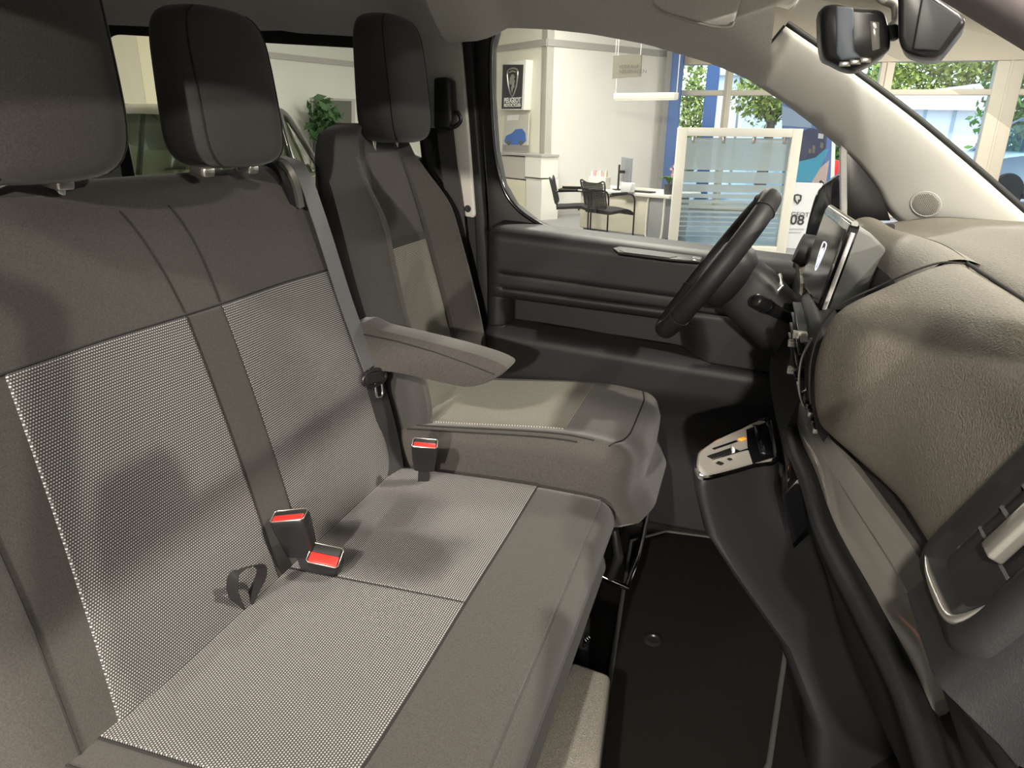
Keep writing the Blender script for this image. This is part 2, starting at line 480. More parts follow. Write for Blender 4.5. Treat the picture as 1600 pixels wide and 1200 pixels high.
headrest(bench, -.890, 1.094, -.072, w=.245, h=.255, d=.100, sleeves=[pxx(318, 265, -.868), pxx(388, 261, -.868)], taper=.26)
# cushion
cp = [(-.255, -.93), (-.222, -.865)]+arc(-.240, -.795, .045, -10, 80, 8)+[(-.27, -.7475), (-.33, -.7455), (-.40, -.745), (-.48, -.7465), (-.56, -.749), (-.64, -.752), (-.72, -.755), (-.77, -.758)]
cp += [(-.80, -.78), (-.80, -.90), (-.78, -.94)]
cp2 = [tuple(v) for v in crom([(p[0], p[1], 0) for p in cp], 3, closed=True)]
def cwarp(v, s, i):
    if v.z > -.80:
        v.z += .012*sst(.62, .42, v.y)*sst(-.85, -.75, v.z)+.010*sst(1.25, 1.36, v.y)*sst(-.85, -.75, v.z)*0
        v.z -= .006*math.exp(-((v.y-.75)/.13)**2)*math.exp(-((v.x+.5)/.15)**2)+.006*math.exp(-((v.y-1.12)/.12)**2)*math.exp(-((v.x+.5)/.15)**2)
    return v
SCU = Sweep([(p[0], p[1]) for p in cp2], .41, 1.374, .055, cwarp)
cush = SCU.body('seat_cushion', FAB, bench, 40)
def arc_at_x(sw, x):
    for i in range(len(sw.P)-1):
        if sw.P[i].x >= x >= sw.P[i+1].x and sw.P[i].y > -.80 and sw.P[i].y > sw.P[0].y+.1:
            return lerp(sw.S[i], sw.S[i+1], (sw.P[i].x-x)/(sw.P[i].x-sw.P[i+1].x))
CA0, CA1 = arc_at_x(SCU, -.372), arc_at_x(SCU, -.755)
SCU.patch('cushion_panel', CA0, CA1, .500, .905, WEAVE, bench, ny=34)
SCU.patch('cushion_panel', CA0, CA1, .907, 1.366, WEAVE, bench, ny=34)
SCU.seam('cushion_seam', [(lerp(CA0, CA1, k/20), .906) for k in range(21)], cush, r=.0016, off=.0016)
SCU.seam('cushion_seam', [(CA0-.001, .50+.875*k/30) for k in range(31)], cush, r=.002)
SCU.seam('cushion_seam', [(arc_at_x(SCU, -.238)-.012, .44+.91*k/30) for k in range(31)], cush, r=.0022, mat=FABD)
SCU.seam('cushion_seam', [(lerp(CA0, CA1, k/20), .498) for k in range(21)], cush, r=.002)
SCU.seam('cushion_seam', [(lerp(CA0-.16, CA1, k/20), .452) for k in range(21)], cush, r=.0016)
# under-seat frame
box('seat_base', (-.74, .46, -1.10), (-.36, 1.34, -.92), PLAS, bench, .01)
tube('release_lever', [(-.26, .99, -.93), (-.235, .99, -1.0), (-.225, .98, -1.06)], [.010, .022, .020], PLAS, bench, n=12, flat=.5)
tube('adjuster_bar', [(-.215, 1.15, -.92), (-.215, 1.15, -1.03)], .012, PLAS, bench, n=10)
for k in range(3):
    lathe('frame_bolt', [(0, 0), (.008, 0), (.009, .003), (.005, .006), (0, .006)], CHR, bench, n=10, M=Matrix.Translation((-.206, 1.10+.02*k, -.935-.012*k)) @ Matrix.Rotation(R(90), 4, 'Y'))
# belt guide on the bench shoulder
gpts = crom([py(418, 250, 1.235), py(440, 262, 1.23), py(455, 290, 1.245), py(463, 325, 1.262)], 5)
ribbon('belt_guide', gpts, (.012, .030, .0), .012, PLAS, bench)
ribbon('belt_guide_trim', [p+Vector((.012, -.002, .003)) for p in gpts[3:]], (.004, .012, 0), .010, SILV, bench)

# shoulder belt of the bench
belt = thing('seat_belt', 'dark grey shoulder belt hanging from the bench top beside the driver seat', 'seat belt')
bp_ = crom([py(435, 243, 1.30), pxx(468, 262, -.885), pxx(500, 345, -.845), pxx(540, 470, -.80), pxx(578, 575, -.755)], 8)
ribbon('webbing', bp_, [Vector((.004, .046, -.004))]*len(bp_), .0016, BELT, belt)
bl = crom([pxx(586, 600, -.752), pxx(600, 650, -.735), pxx(612, 700, -.725), pxx(618, 750, -.70)], 6)
ribbon('lower_webbing', bl, [Vector((.014, .052, 0))]*len(bl), .0016, BELTD, belt)
tq = pxx(583, 590, -.748)
Mt = frame(tq, (.25, .95, -.1), (-.06, .0, 1))
tg = box('tongue', (-.032, -.014, -.006), (.032, .014, .008), PLAS, belt, .005, 3, M=Mt)
tl = [Mt @ Vector(v) for v in ((.002, -.012, .004), (.002, -.040, .006), (.012, -.046, .006), (.022, -.040, .006), (.022, -.012, .004))]
tube('tongue_plate', crom(tl, 4), .003, CHR, belt, n=8)
tube('tongue_ring', [Mt @ Vector((.036*math.cos(a), .018*math.sin(a), .004)) for a in [2*math.pi*k/24 for k in range(24)]], .0045, PLAS, belt, n=8, loop=True)

def buckle(label, top, axis, wdir, h, w=.040, d=.026, skew=0, group='red button belt buckles'):
    """belt buckle: body, red button, slot rim"""
    b = thing('seat_belt_buckle', label, 'buckle', group)
    ax = Vector(axis).normalized(); x = Vector(wdir); x = (x-ax*x.dot(ax)).normalized(); M = frame(top, x, ax)
    rings = []
    for (z, sw, sd) in ((-h, .80, .80), (-h*.6, .92, .92), (-h*.25, 1, 1), (-.004, 1, 1), (0, .93, .90)):
        ring = []
        for k in range(28):
            a = 2*math.pi*k/28; ca, sa = math.cos(a), math.sin(a); e = .42
            ring.append(M @ Vector((math.copysign(abs(ca)**e, ca)*w/2*sw, z, math.copysign(abs(sa)**e, sa)*d/2*sd)))
        rings.append(ring)
    body = loft('buckle_body', rings, PLAS, b, angle=50)
    box('release_button', (-w*.42, -.006, -d*.04), (w*.42, .0022, d*.40), REDP, b, .0018, 2, M=M)
    box('tongue_slot', (-w*.40, -.004, -d*.40), (w*.40, .0012, -d*.06), RUB, b, .001, 2, M=M)
    rim = [M @ Vector((sx_*w*.47, .0012, sz_*d*.44)) for sx_, sz_ in ((-1, -.8), (-.85, -1), (.85, -1), (1, -.8), (1, .8), (.85, 1), (-.85, 1), (-1, .8))]
    tube('rim', rim, .0011, SILV, b, n=6, loop=True)
    ribbon('buckle_stalk', [M @ Vector((0, -h*.95, 0)), M @ Vector((0, -h-.05, 0))], x*.025, .006, BELTD, b)
    return b
q1 = pxx(452, 806, -.690); q2 = pz(508, 868, -.705)
buckle('upright black belt buckle with red button against the bench back strip', q1, (-.12, -.16, 1), (.90, .28, -.30), .080, .064, .036)
buckle('lower tilted black belt buckle with red button lying on the bench cushion', q2, (.25, -.45, .85), (.90, .30, -.32), .055, .060, .042)
q3 = pxx(664, 693, -.60)
buckle('black belt buckle with red button beside the driver seat cushion', q3, (.20, -.30, .95), (.86, .42, -.34), .075, .056, .030)

# fabric pull loop
loop = crom([pxx(376, 955, -.722), pxx(364, 925, -.706), pxx(366, 900, -.690), pxx(385, 887, -.682), pxx(406, 884, -.684), pxx(408, 900, -.692), pxx(396, 925, -.708), pxx(384, 948, -.722)], 6)
tag(ribbon('pull_strap', loop, (.0166, .0015, .0063), .0018, BELTD, None), 'small black fabric pull loop in the bench seat crease', 'strap')

# ------------------------------------------------------------------ driver seat
dseat = thing('driver_seat', 'charcoal driver seat with brightly lit woven centre panel and raised armrest', 'driver seat')
DCY = 1.625
def drv_sec(z):
    z = z-.018*sst(-.35, -.02, z)
    t = (z+.72)/.70
    xf = sinterp(z, [(-.80, -.690), (-.70, -.712), (-.5, -.755), (-.3, -.806), (-.1, -.858), (-.02, -.880)])
    hw = sinterp(z, [(-.80, .225), (-.62, .245), (-.45, .252), (-.30, .246), (-.18, .222), (-.09, .185), (-.035, .145), (-.012, .09)])
    th = sinterp(z, [(-.80, .12), (-.5, .14), (-.2, .125), (-.06, .10), (-.02, .07), (-.012, .03)])
    return xf, hw, th
def drv_front(z, u):
    """front surface X at u in -1..1 across"""
    xf, hw, th = drv_sec(z); a = abs(u)
    bol = .052*sst(.50, .80, a)*sst(-.06, -.22, z)*sst(-.82, -.60, z)+.010*sst(.5, .8, a)
    edge = .070*max(0, (a-.80)/.20)**2.2
    return xf+bol-edge-.006*(1-a*a)
ZUP = .016
zs = [-.80, -.76, -.70, -.64, -.58, -.52, -.46, -.40, -.34, -.28, -.23, -.18, -.14, -.10, -.07, -.045, -.028, -.014, -.002, .003, .006]
rings = []
US = [-1+2*k/28 for k in range(29)]
for z in zs:
    xf, hw, th = drv_sec(z); ring = []
    for u in US: ring.append(Vector((drv_front(z, u), DCY+u*hw, z)))
    for u in US[::-1]:
        a = abs(u); bx_ = xf-th+.05*max(0, (a-.7)/.3)**2
        if a > .999: bx_ = lerp(drv_front(z, u), xf-th, .5)
        ring.append(Vector((bx_, DCY+u*hw*.98, z)))
    rings.append(ring)
dback = loft('backrest', rings, FABD, dseat, angle=75)
def drv_patch(name, z0, z1, u0, u1, mt, lift=.003, n=26):
    V = []; UV = []; F = []
    for j in range(n+1):
        z = lerp(z0, z1, j/n)
        for i in range(n+1):
            f = i/n; ua = u0(z) if callable(u0) else u0; ub = u1(z) if callable(u1) else u1
            u = lerp(ua, ub, f); xf, hw, th = drv_sec(z)
            k = -1.5 if (i in (0, n) or j in (0, n)) else 1
            V.append(Vector((drv_front(z, u)+lift*k, DCY+u*hw, z))); UV.append((u*hw, z))
    for j in range(n):
        for i in range(n): F.append((j*(n+1)+i, j*(n+1)+i+1, (j+1)*(n+1)+i+1, (j+1)*(n+1)+i))
    return mk(name, V, F, mt, dseat, True, UV)
drv_patch('backrest_panel', -.70, -.272, lambda z: -.52, lambda z: .50, WEAVE2)
drv_patch('backrest_upper_panel', -.266, -.055, lambda z: -.52+.06*sst(-.3, -.08, z), lambda z: .50-.02*sst(-.3, -.08, z), FAB)
for sg in (-1, 1):
    drv_patch('side_bolster', -.68, -.06, (lambda z: .54) if sg > 0 else (lambda z: -.84), (lambda z: .84) if sg > 0 else (lambda z: -.55), FAB, lift=.0025)
headrest(dseat, -.845, DCY+.030, -.038, w=.255, h=.282, d=.106, taper=.26)
# cushion
dp = [(-.175, -.86), (-.160, -.78)]+arc(-.205, -.715, .05, 0, 78, 8)+[(-.26, -.658), (-.34, -.655), (-.44, -.662), (-.54, -.672), (-.64, -.682), (-.72, -.69), (-.75, -.70), (-.76, -.78), (-.74, -.86)]
dp2 = [(v.x, v.y) for v in crom([(p[0], p[1], 0) for p in dp], 3, closed=True)]
def dwarp(v, s, i):
    if v.z > -.76:
        e = sst(.15, .235, abs(v.y-DCY))
        v.z += .018*e*sst(-.80, -.70, v.z)
    fr = sst(.10, .25, abs(v.y-DCY))
    if v.x > -.35: v.x -= .028*fr*sst(-.35, -.18, v.x)
    return v
SD = Sweep(dp2, 1.375, 1.875, .05, dwarp)
dc = SD.body('seat_cushion', FAB, dseat, 30)
DA0, DA1 = None, None
def arc_x(sw, x, zmin):
    for i in range(len(sw.P)-1):
        if sw.P[i].x >= x >= sw.P[i+1].x and sw.P[i].y > zmin:
            return lerp(sw.S[i], sw.S[i+1], (sw.P[i].x-x)/(sw.P[i].x-sw.P[i+1].x))
DA0, DA1 = arc_x(SD, -.345, -.72), arc_x(SD, -.725, -.72)
SD.patch('cushion_panel', DA0, DA1, 1.455, 1.785, WEAVE2, dseat, ny=26)
SD.seam('cushion_seam', [(lerp(DA0-.10, DA1, k/20), 1.405) for k in range(21)], dc)
SD.seam('cushion_seam', [(lerp(DA0-.06, DA1, k/20), 1.392) for k in range(21)], dc, r=.002)
SD.seam('cushion_seam', [(lerp(DA0-.10, DA1, k/20), 1.845) for k in range(21)], dc)
SD.seam('cushion_seam', [(DA0-.145, 1.40+.45*k/20) for k in range(21)], dc, r=.002)
box('seat_plinth', (-.70, 1.40, -1.10), (-.24, 1.86, -.84), PLAS, dseat, .012)
tube('height_lever', [(-.20, 1.37, -.84), (-.185, 1.36, -.90), (-.20, 1.36, -.96)], [.008, .012, .010], PLAS, dseat, n=10)
tube('slide_bar', [(-.24, 1.42, -1.0), (-.17, 1.42, -1.02), (-.165, 1.55, -1.02), (-.17, 1.80, -1.02), (-.24, 1.80, -1.0)], .008, CHR, dseat, n=8)
# armrest
AY = 1.345
ap = [py(560, 500, AY), py(600, 512, AY), py(660, 526, AY), py(720, 541, AY), py(770, 556, AY), py(794, 567, AY), py(796, 574, AY), py(785, 583, AY), py(760, 596, AY), py(730, 600, AY), py(690, 592, AY), py(640, 580, AY), py(600, 575, AY), py(560, 572, AY)]
ap = crom(ap, 2, closed=True)
ar = prism('armrest', [p+Vector((0, -.022, 0)) for p in ap], (0, .062, 0), FAB, dseat, .009, 3)
tube('armrest_seam', [py(x, y, AY-.0235) for x, y in ((566, 522), (620, 533), (680, 550), (730, 568), (773, 585))], .0014, SEAM, ar, n=6)
# ------------------------------------------------------------------ steering wheel and column
wh = thing('steering_wheel', 'dark grey steering wheel seen almost edge-on in front of the driver seat', 'steering wheel')
WC = Vector((-.055, 1.60, -.278)); WU = Vector((.215, 0, .33)).normalized(); WN = Vector((-WU.z, 0, WU.x)); WYv = Vector((0, 1, 0))
def wpt(a, r, n=0): return WC+WU*(r*math.sin(a))+WYv*(r*math.cos(a))+WN*n
NSEG = 72
rings = []
for k in range(NSEG):
    a = 2*math.pi*k/NSEG; c = wpt(a, .178); rd = (c-WC).normalized(); ring = []
    for j in range(14):
        b = 2*math.pi*j/14; ring.append(c+rd*(.0165*math.cos(b))+WN*(.021*math.sin(b)))
    rings.append(ring)
loft('rim', rings, PLAD, wh, loop=True, angle=80)
for a in (R(60), R(120), R(215), R(325)):      # stitched joints in the rim
    tube('rim_joint', [wpt(a, .178)+((wpt(a, .178)-WC).normalized()*(.0175*math.cos(b))+WN*(.022*math.sin(b))) for b in [2*math.pi*k/20 for k in range(20)]], .0013, SEAM, wh, n=6, loop=True)
hub = []
for (n, s) in ((-.055, .070), (-.035, .085), (-.005, .088), (.012, .080), (.022, .062), (.024, .02)):
    ring = []
    for k in range(32):
        a = 2*math.pi*k/32; ca, sa = math.cos(a), math.sin(a); e = .7
        ring.append(WC+WYv*(math.copysign(abs(ca)**e, ca)*s*1.05)+WU*(math.copysign(abs(sa)**e, sa)*s*.85)+WN*(n-.012))
    hub.append(ring)
loft('hub', hub, PLAD, wh, angle=60)
for (a, w) in ((R(8), .045), (R(172), .045), (R(270), .05)):
    rings = []
    for r in (.065, .10, .14, .172):
        c = wpt(a, r, -.012+.010*(r-.065)/.1); tdir = (wpt(a+.01, .1)-wpt(a-.01, .1)).normalized(); ww = lerp(w, w*.55, (r-.065)/.107)
        rings.append([c+tdir*(ww/2*math.cos(b))+WN*(.010*math.sin(b)) for b in [2*math.pi*k/14 for k in range(14)]])
    sp_ = loft('spoke', rings, PLAS, wh, angle=60)
for a in (R(8), R(172)):
    for dv in (-.012, .004, .018):
        c = wpt(a, .105)+WU*dv+WN*.002
        box('spoke_button', (-.012, -.005, -.004), (.012, .005, .004), SILV if dv > .01 else PLAS, wh, .002, 2, M=frame(c, WYv, WU))
# column cowl
col = thing('steering_column', 'dark steering column cowl with stalk behind the wheel', 'steering column')
cc = []
for (n, hw_, hu, sh) in ((-.045, .060, .050, 0), (-.07, .075, .062, 0), (-.11, .078, .064, -.004), (-.17, .072, .062, -.012), (-.25, .07, .06, -.02)):
    ring = []
    for k in range(32):
        a = 2*math.pi*k/32; ca, sa = math.cos(a), math.sin(a); e = .5
        ring.append(WC+WYv*(math.copysign(abs(ca)**e, ca)*hw_)+WU*(math.copysign(abs(sa)**e, sa)*hu+sh)+WN*n)
    cc.append(ring)
loft('cowl', cc, PLAD, col, angle=50)
s0 = py(1180, 468, 1.45); s1 = py(1235, 498, 1.53)
tube('indicator_stalk', [s0, s0.lerp(s1, .04), s0.lerp(s1, .25), s0.lerp(s1, .6), s1], [.010, .0135, .0145, .012, .011], PLAS, col, n=14)
tube('stalk_ring', [s0.lerp(s1, .3), s0.lerp(s1, .36)], .0152, PBLK, col, n=14)
box('cowl_collar', (-.066, -.055, -.004), (.066, .06, .004), SILV, col, .003, 2, M=frame(WC+WN*-.128, WYv, WU))

# ------------------------------------------------------------------ dashboard
dash = thing('dashboard', 'dark grained dashboard with air vents and glossy grey trim strip', 'dashboard')
def shift(Y): return sinterp(Y, [(.30, .03), (.47, .032), (.60, .026), (.70, .014), (.80, 0), (.90, -.034), (1.0, -.070), (1.06, -.08)])
PADC = [(.285, -.160), (.262, -.152), (.236, -.157), (.207, -.184), (.187, -.225), (.176, -.28), (.178, -.33), (.190, -.375), (.215, -.398)]
def pad_ring(Y, dx=0, lift=0):
    s = shift(Y); out = []
    for (x, z) in PADC:
        f = sst(-.15, -.24, z)                       # the rear lip moves, the deck groove stays
        out.append((x+s*lerp(.15, 1, f)+dx, Y, z+lift))
    return crom(out, 5)
ys = [.44+(.998-.44)*k/30 for k in range(31)]
prs = []
for k, Y in enumerate(ys):
    e = max(0, (Y-.975)/.023)**2*.006
    prs.append([p+Vector((e, 0, 0)) for p in pad_ring(Y)])
# close the back so that the pad is a solid body
full = [r+[Vector((.42, r[0].y, -.40)), Vector((.42, r[0].y, -.17))] for r in prs]
loft('passenger_pad', full, PLA, dash, angle=50)
# central part of the dashboard, Y 1.002 .. 1.52
cys = [1.002+(1.80-1.002)*k/24 for k in range(25)]
def cshift(Y): return sinterp(Y, [(1.0, -.052), (1.05, -.06), (1.15, -.058), (1.3, -.052), (1.5, -.05), (1.8, -.03)])
CENC = [(.295, -.160), (.262, -.150), (.235, -.157), (.215, -.185), (.205, -.23), (.192, -.268), (.150, -.292), (.128, -.306), (.121, -.34), (.125, -.39), (.16, -.44)]
def cen_pts(Y, lift=0):
    dz = -.034*sst(1.05, 1.75, Y)
    return crom([(x, Y, z+lift+dz*sst(-.30, -.16, z)) for (x, z) in CENC], 5)
cen = [cen_pts(Y)+[Vector((.45, Y, -.45)), Vector((.45, Y, -.19))] for Y in cys]
loft('central_body', cen, PLAD, dash, angle=50)
cvr = [[p+Vector((-.001, 0, .003)) for p in cen_pts(Y)[1:18]] for Y in cys]
cv = loft('centre_cover', cvr, PLA, dash, closed=False, cap=False, angle=70)
# upper deck towards the windscreen
def deck_z(X, Y):
    z = -.148-.05*sst(1.05, 1.80, Y)-.02*sst(.55, .25, Y)
    z += .022*sst(.27, .42, X)
    z -= .05*sst(.62, .85, X)
    return z
V = []; F = []; nx, ny = 26, 50
for j in range(ny+1):
    Y = lerp(.37, 1.83, j/ny)
    x0 = .268 if Y < 1.0 else .262
    for i in range(nx+1):
        X = lerp(x0, .86-.12*abs((Y-1.05)/.78)**2, i/nx); z = deck_z(X, Y)
        if i == 0: z -= .012
        V.append((X, Y, z))
for j in range(ny):
    for i in range(nx): F.append((j*(nx+1)+i, j*(nx+1)+i+1, (j+1)*(nx+1)+i+1, (j+1)*(nx+1)+i))
dk = mk('upper_deck', V, F, PLA, dash)
so = dk.modifiers.new('solid', 'SOLIDIFY'); so.thickness = .02; so.offset = -1
tube('deck_seam', [(.264, Y, deck_z(.264, Y)-.003) for Y in [.38+.62*k/20 for k in range(21)]], .0022, SEAM, dash, n=6)
tube('deck_seam', [(.264+.05*(Y-1), Y, deck_z(.264+.05*(Y-1), Y)-.001) for Y in [1.0+.7*k/20 for k in range(21)]], .0016, SEAM, dash, n=6)
tube('pad_seam', [p+Vector((-.001, .003, .001)) for p in pad_ring(.9975)[2:34]], .0013, SEAM, dash, n=6)
tube('deck_seam', [(X, .93, deck_z(X, .93)+.001) for X in (.36, .42, .48)]+[(.48, Y, deck_z(.48, Y)+.001) for Y in (.80, .6, .5, .4)], .0012, SEAM, dash, n=6)
box('deck_sensor', (.405, 1.02, -.130), (.425, 1.075, -.122), PLAS, dash, .003)
# glossy trim strip
def strip_edge(Y):
    up = (sinterp(Y, [(.50, .222), (.60, .218), (.70, .208), (.85, .180), (1.0, .147), (1.12, .128), (1.22, .122)]), -.400-.012*sst(.75, .52, Y))
    lo = (sinterp(Y, [(.50, .205), (.60, .198), (.70, .178), (.85, .150), (1.0, .138), (1.12, .124), (1.22, .120)]), -.462-.006*sst(.75, .52, Y))
    return up, lo
sr = []
for k in range(41):
    Y = lerp(.565, 1.17, k/40); (ux, uz), (lx, lz) = strip_edge(Y)
    e = min(1, k/4); nrm = Vector((-(uz-lz), 0, ux-lx)).normalized()
    uz2 = lerp(lz+.02, uz, e**.5) if k < 4 else uz
    A = Vector((ux, Y, uz2)); B = Vector((lx, Y, lz)); nrm = Vector((-(A-B).z, 0, (A-B).x)).normalized()
    ring = []
    for f, h in ((0, -.004), (.03, .003), (.25, .006), (.42, .0075), (.46, .0055), (.75, .006), (.97, .003), (1, -.004)):
        ring.append(A.lerp(B, f)+nrm*h)
    ring += [B-nrm*.012, A-nrm*.012]
    sr.append(ring)
loft('gloss_trim_strip', sr, GLOSS, dash, angle=30)
# ledge under the strip and lower dash
def ledge_ring(Y):
    (ux, uz), (lx, lz) = strip_edge(Y)
    pts = [(ux+.012, Y, uz+.010), (lx+.010, Y, lz-.001), (lx-.012, Y, lz-.004), (lx-.022, Y, lz-.014), (lx-.014, Y, lz-.034), (lx+.02, Y, lz-.075)]
    return crom(pts, 4)
lr = []
for k in range(31):
    Y = lerp(.36, 1.18, k/30); r = ledge_ring(max(Y, .50)); r = [Vector((p.x, Y, p.z)) for p in r]
    lr.append(r+[Vector((.46, Y, r[-1].z-.01)), Vector((.46, Y, -.42))])
loft('strip_ledge', lr, PLAD, dash, angle=50)
low = []
for k in range(25):
    Y = lerp(.37, 1.16, k/24); (ux, uz), (lx, lz) = strip_edge(max(Y, .50))
    pts = crom([(lx+.03, Y, lz-.05), (lx+.022, Y, lz-.10), (lx+.04, Y, lz-.17), (lx+.10, Y, lz-.27), (lx+.19, Y, lz-.34)], 4)
    low.append(pts+[Vector((.62, Y, lz-.34)), Vector((.62, Y, lz-.04))])
loft('lower_dash', low, PLAD, dash, angle=50)
gb = [(X, .36, z) for X, z in ()]
tube('glovebox_gap', [Vector((strip_edge(Y)[1][0]+.021, Y, strip_edge(Y)[1][1]-.085)) for Y in [.38+.55*k/20 for k in range(21)]], .0025, SEAM, dash, n=6)

# passenger end air vent: slanted pod with horizontal louvres
vent = bpy.data.objects.new('side_vent', None); COL.objects.link(vent); vent.parent = dash
A0 = Vector((.142, 0, -.262)); A1 = Vector((.210, 0, -.125)); VD = (A1-A0).normalized(); VN = Vector((-VD.z, 0, VD.x))
def vp(y, s, n=0): return A0+VD*s+VN*n+Vector((0, y, 0))
def rrect(y0, y1, s0, s1, r, n=6):
    out = []
    for (cy, cs, a) in ((y1-r, s1-r, 0), (y0+r, s1-r, 90), (y0+r, s0+r, 180), (y1-r, s0+r, 270)):
        for k in range(n+1):
            b = R(a+90*k/n); out.append((cy+r*math.cos(b), cs+r*math.sin(b)))
    return out
o1 = rrect(.372, .492, -.018, .215, .022); o1b = rrect(.376, .488, -.014, .212, .020); o2 = rrect(.388, .478, -.006, .200, .018); o3 = rrect(.404, .464, .004, .19, .014); o4 = rrect(.405, .463, .005, .189, .013)
loft('vent_bezel', [[vp(y, s, -.06) for y, s in o1], [vp(y, s, -.010) for y, s in o1], [vp(y, s, -.002) for y, s in o1b], [vp(y, s, .002) for y, s in o2], [vp(y, s, -.006) for y, s in o3], [vp(y, s, -.045) for y, s in o4]], PLAD, vent, cap=False, angle=50)
prism('vent_back', [vp(y, s, -.044) for y, s in o4], VN*-.004, RUB, vent)  # black backing paints the shade deep inside the vent
tube('vent_trim', crom([vp(.470, -.004, .001), vp(.450, -.006, .002), vp(.425, -.006, .002), vp(.402, -.004, .002), vp(.393, .004, .002), vp(.388, .02, .001)], 4), [.0008+.0026*math.sin(math.pi*k/20) for k in range(21)], SILV, vent, n=8)
for k in range(8):
    s = .014+.0185*k
    prism('louvre', [vp(.405, s, -.006), vp(.463, s, -.006), vp(.463, s+.010, -.040), vp(.405, s+.010, -.040)], VD*.002, mat('louvre_grey', (.11, .11, .11), .45) if k == 0 else bpy.data.materials['louvre_grey'], vent)  # paler grey paints the light on the louvre edges
box('vent_tab', (-.008, -.016, -.006), (.008, .022, .004), GLOSS, vent, .002, 2, M=frame(vp(.424, .050, -.002), (0, 1, 0), VD))
pod = []
for k in range(15):
    Y = lerp(.345, .480, k/14); b = sst(.345, .38, Y); c_ = sst(.480, .462, Y)
    off = -.04*(1-b)-.015*(1-c_)
    pts = crom([vp(Y, .20, off-.01), vp(Y, .08, off-.008), vp(Y, -.020, off-.004), vp(Y, -.030, off-.004), vp(Y, -.034, off-.016), vp(Y, -.045, off-.040), vp(Y, -.065, off-.075)], 4)
    pod.append(pts+[Vector((.42, Y, -.36)), Vector((.42, Y, -.16))])
loft('vent_pod', pod, PLAD, dash, angle=50)
lip = []
for k in range(13):
    Y = lerp(.345, .60, k/12); b = sst(.345, .39, Y)*sst(.60, .50, Y)
    lip.append(crom([(.215-.02*b, Y, -.345), (.200-.02*b, Y, -.36), (.195-.018*b, Y, -.385), (.205-.01*b, Y, -.405), (.24, Y, -.42)], 4)+[Vector((.42, Y, -.42)), Vector((.42, Y, -.345))])
loft('dash_end', lip, PLAD, dash, angle=50)

# centre stack: vents beside the screen base, hook, switches
stk = bpy.data.objects.new('centre_vent', None); COL.objects.link(stk); stk.parent = dash
cb = [py(1258, 446, 1.16), py(1240, 470, 1.19), py(1236, 510, 1.20), py(1240, 545, 1.195), py(1252, 580, 1.18)]
V0 = Vector((.118, 1.14, -.30)); 
prism('vent_bezel', [Vector((x, 1.10, z)) for x, z in ((.155, -.272), (.128, -.282), (.116, -.300), (.112, -.335), (.114, -.365), (.122, -.395), (.150, -.405))], (0, .36, 0), PLAD, stk, .004)
for k in range(4):
    z = -.308-.020*k
    box('louvre', (.100, 1.14, z-.002), (.116, 1.42, z+.002), PLAS, stk, .001)
for (y, z) in ((1.17, -.306), (1.24, -.340), (1.17, -.366)):
    box('vent_tab', (.090, y, z-.006), (.112, y+.012, z+.006), GLOSS, stk, .002)
tube('vent_trim', crom([(.112, 1.108, -.292), (.104, 1.106, -.32), (.103, 1.106, -.35), (.108, 1.106, -.38), (.118, 1.106, -.402)], 5), .0022, SILV, stk, n=6)
hk = [Vector((.113+.010*math.cos(R(a)), 1.135, -.402+.012*math.sin(R(a)))) for a in range(150, 391, 20)]
tube('bag_hook', [py(1246, 596, 1.13), py(1248, 607, 1.13), py(1253, 612, 1.13), py(1259, 610, 1.13), py(1262, 598, 1.13)], .0022, CHR, dash, n=8)
for k in range(4):
    p = py(1262+4*k, 632+13*k, 1.10-.02*k)
    box('switch', (-.004, -.009, -.004), (.004, .009, .004), SILV if k % 2 else PBLK, dash, .001, 2, M=Matrix.Translation(p))

# ------------------------------------------------------------------ touchscreen
ts = thing('touchscreen', 'tablet-like touchscreen with chrome edge standing on the dashboard', 'screen')
TR = (Vector((.157, 1.25, -.138)), Vector((.131, 1.25, -.281))); TL = (Vector((.141, 1.50, -.136)), Vector((.115, 1.50, -.279)))
sx_ = (TL[0]-TR[0]).normalized(); sy_ = (TR[0]-TR[1]).normalized(); sn = sx_.cross(sy_).normalized()
if sn.x > 0: sn = -sn
SO = (TR[0]+TR[1]+TL[0]+TL[1])/4; W2, H2 = .1255, .0727
def sp3(a, b, n=0): return SO+sx_*a+sy_*b+sn*n
def srect(w, h, n, r=.006): return [sp3(y, s, n) for y, s in rrect(-w, w, -h, h, r, 4)]
loft('screen_body', [srect(W2, H2, -.014), srect(W2, H2, 0), srect(W2-.001, H2-.001, .0008)], PBLK, ts, angle=40)
prism('display', [sp3(y, s, .0009) for y, s in rrect(-W2+.022, W2-.005, -H2+.006, H2-.012, .004, 4)], sn*.0006, SCRN, ts)
tube('chrome_edge', [sp3(-W2-.0008, s, -.007) for s in (-H2+.004, 0, H2-.012)], .0035, WHITEP, ts, n=8)
tube('chrome_top', [sp3(a, H2+.001, -.006) for a in (-W2+.002, 0, W2-.002)], .0055, SILV, ts, n=8)
tube('chrome_left', [sp3(W2+.001, s, -.004) for s in (-H2+.03, 0, H2-.002)], .003, SILV, ts, n=8)
loft('screen_housing', [srect(W2-.002, H2-.002, -.0135), srect(W2-.004, H2-.008, -.035), [p+Vector((0, 0, -.008)) for p in srect(W2-.020, H2-.018, -.065)], [p+Vector((0, 0, -.022)) for p in srect(W2-.05, H2-.030, -.085)]], PIL if False else mat('housing_grey', (.16, .165, .16), .5, bump=.2, bscale=600), ts, angle=60)
sh = [(-.5, .62), (0, .70), (.5, .62), (.50, .1), (.30, -.45), (0, -.72), (-.30, -.45), (-.50, .1)]
tube('logo_outline', crom([sp3(.012+a*.036, b*.036-.004, .0018) for a, b in sh], 3, closed=True), .0009, LOGOE, ts, n=6, loop=True)
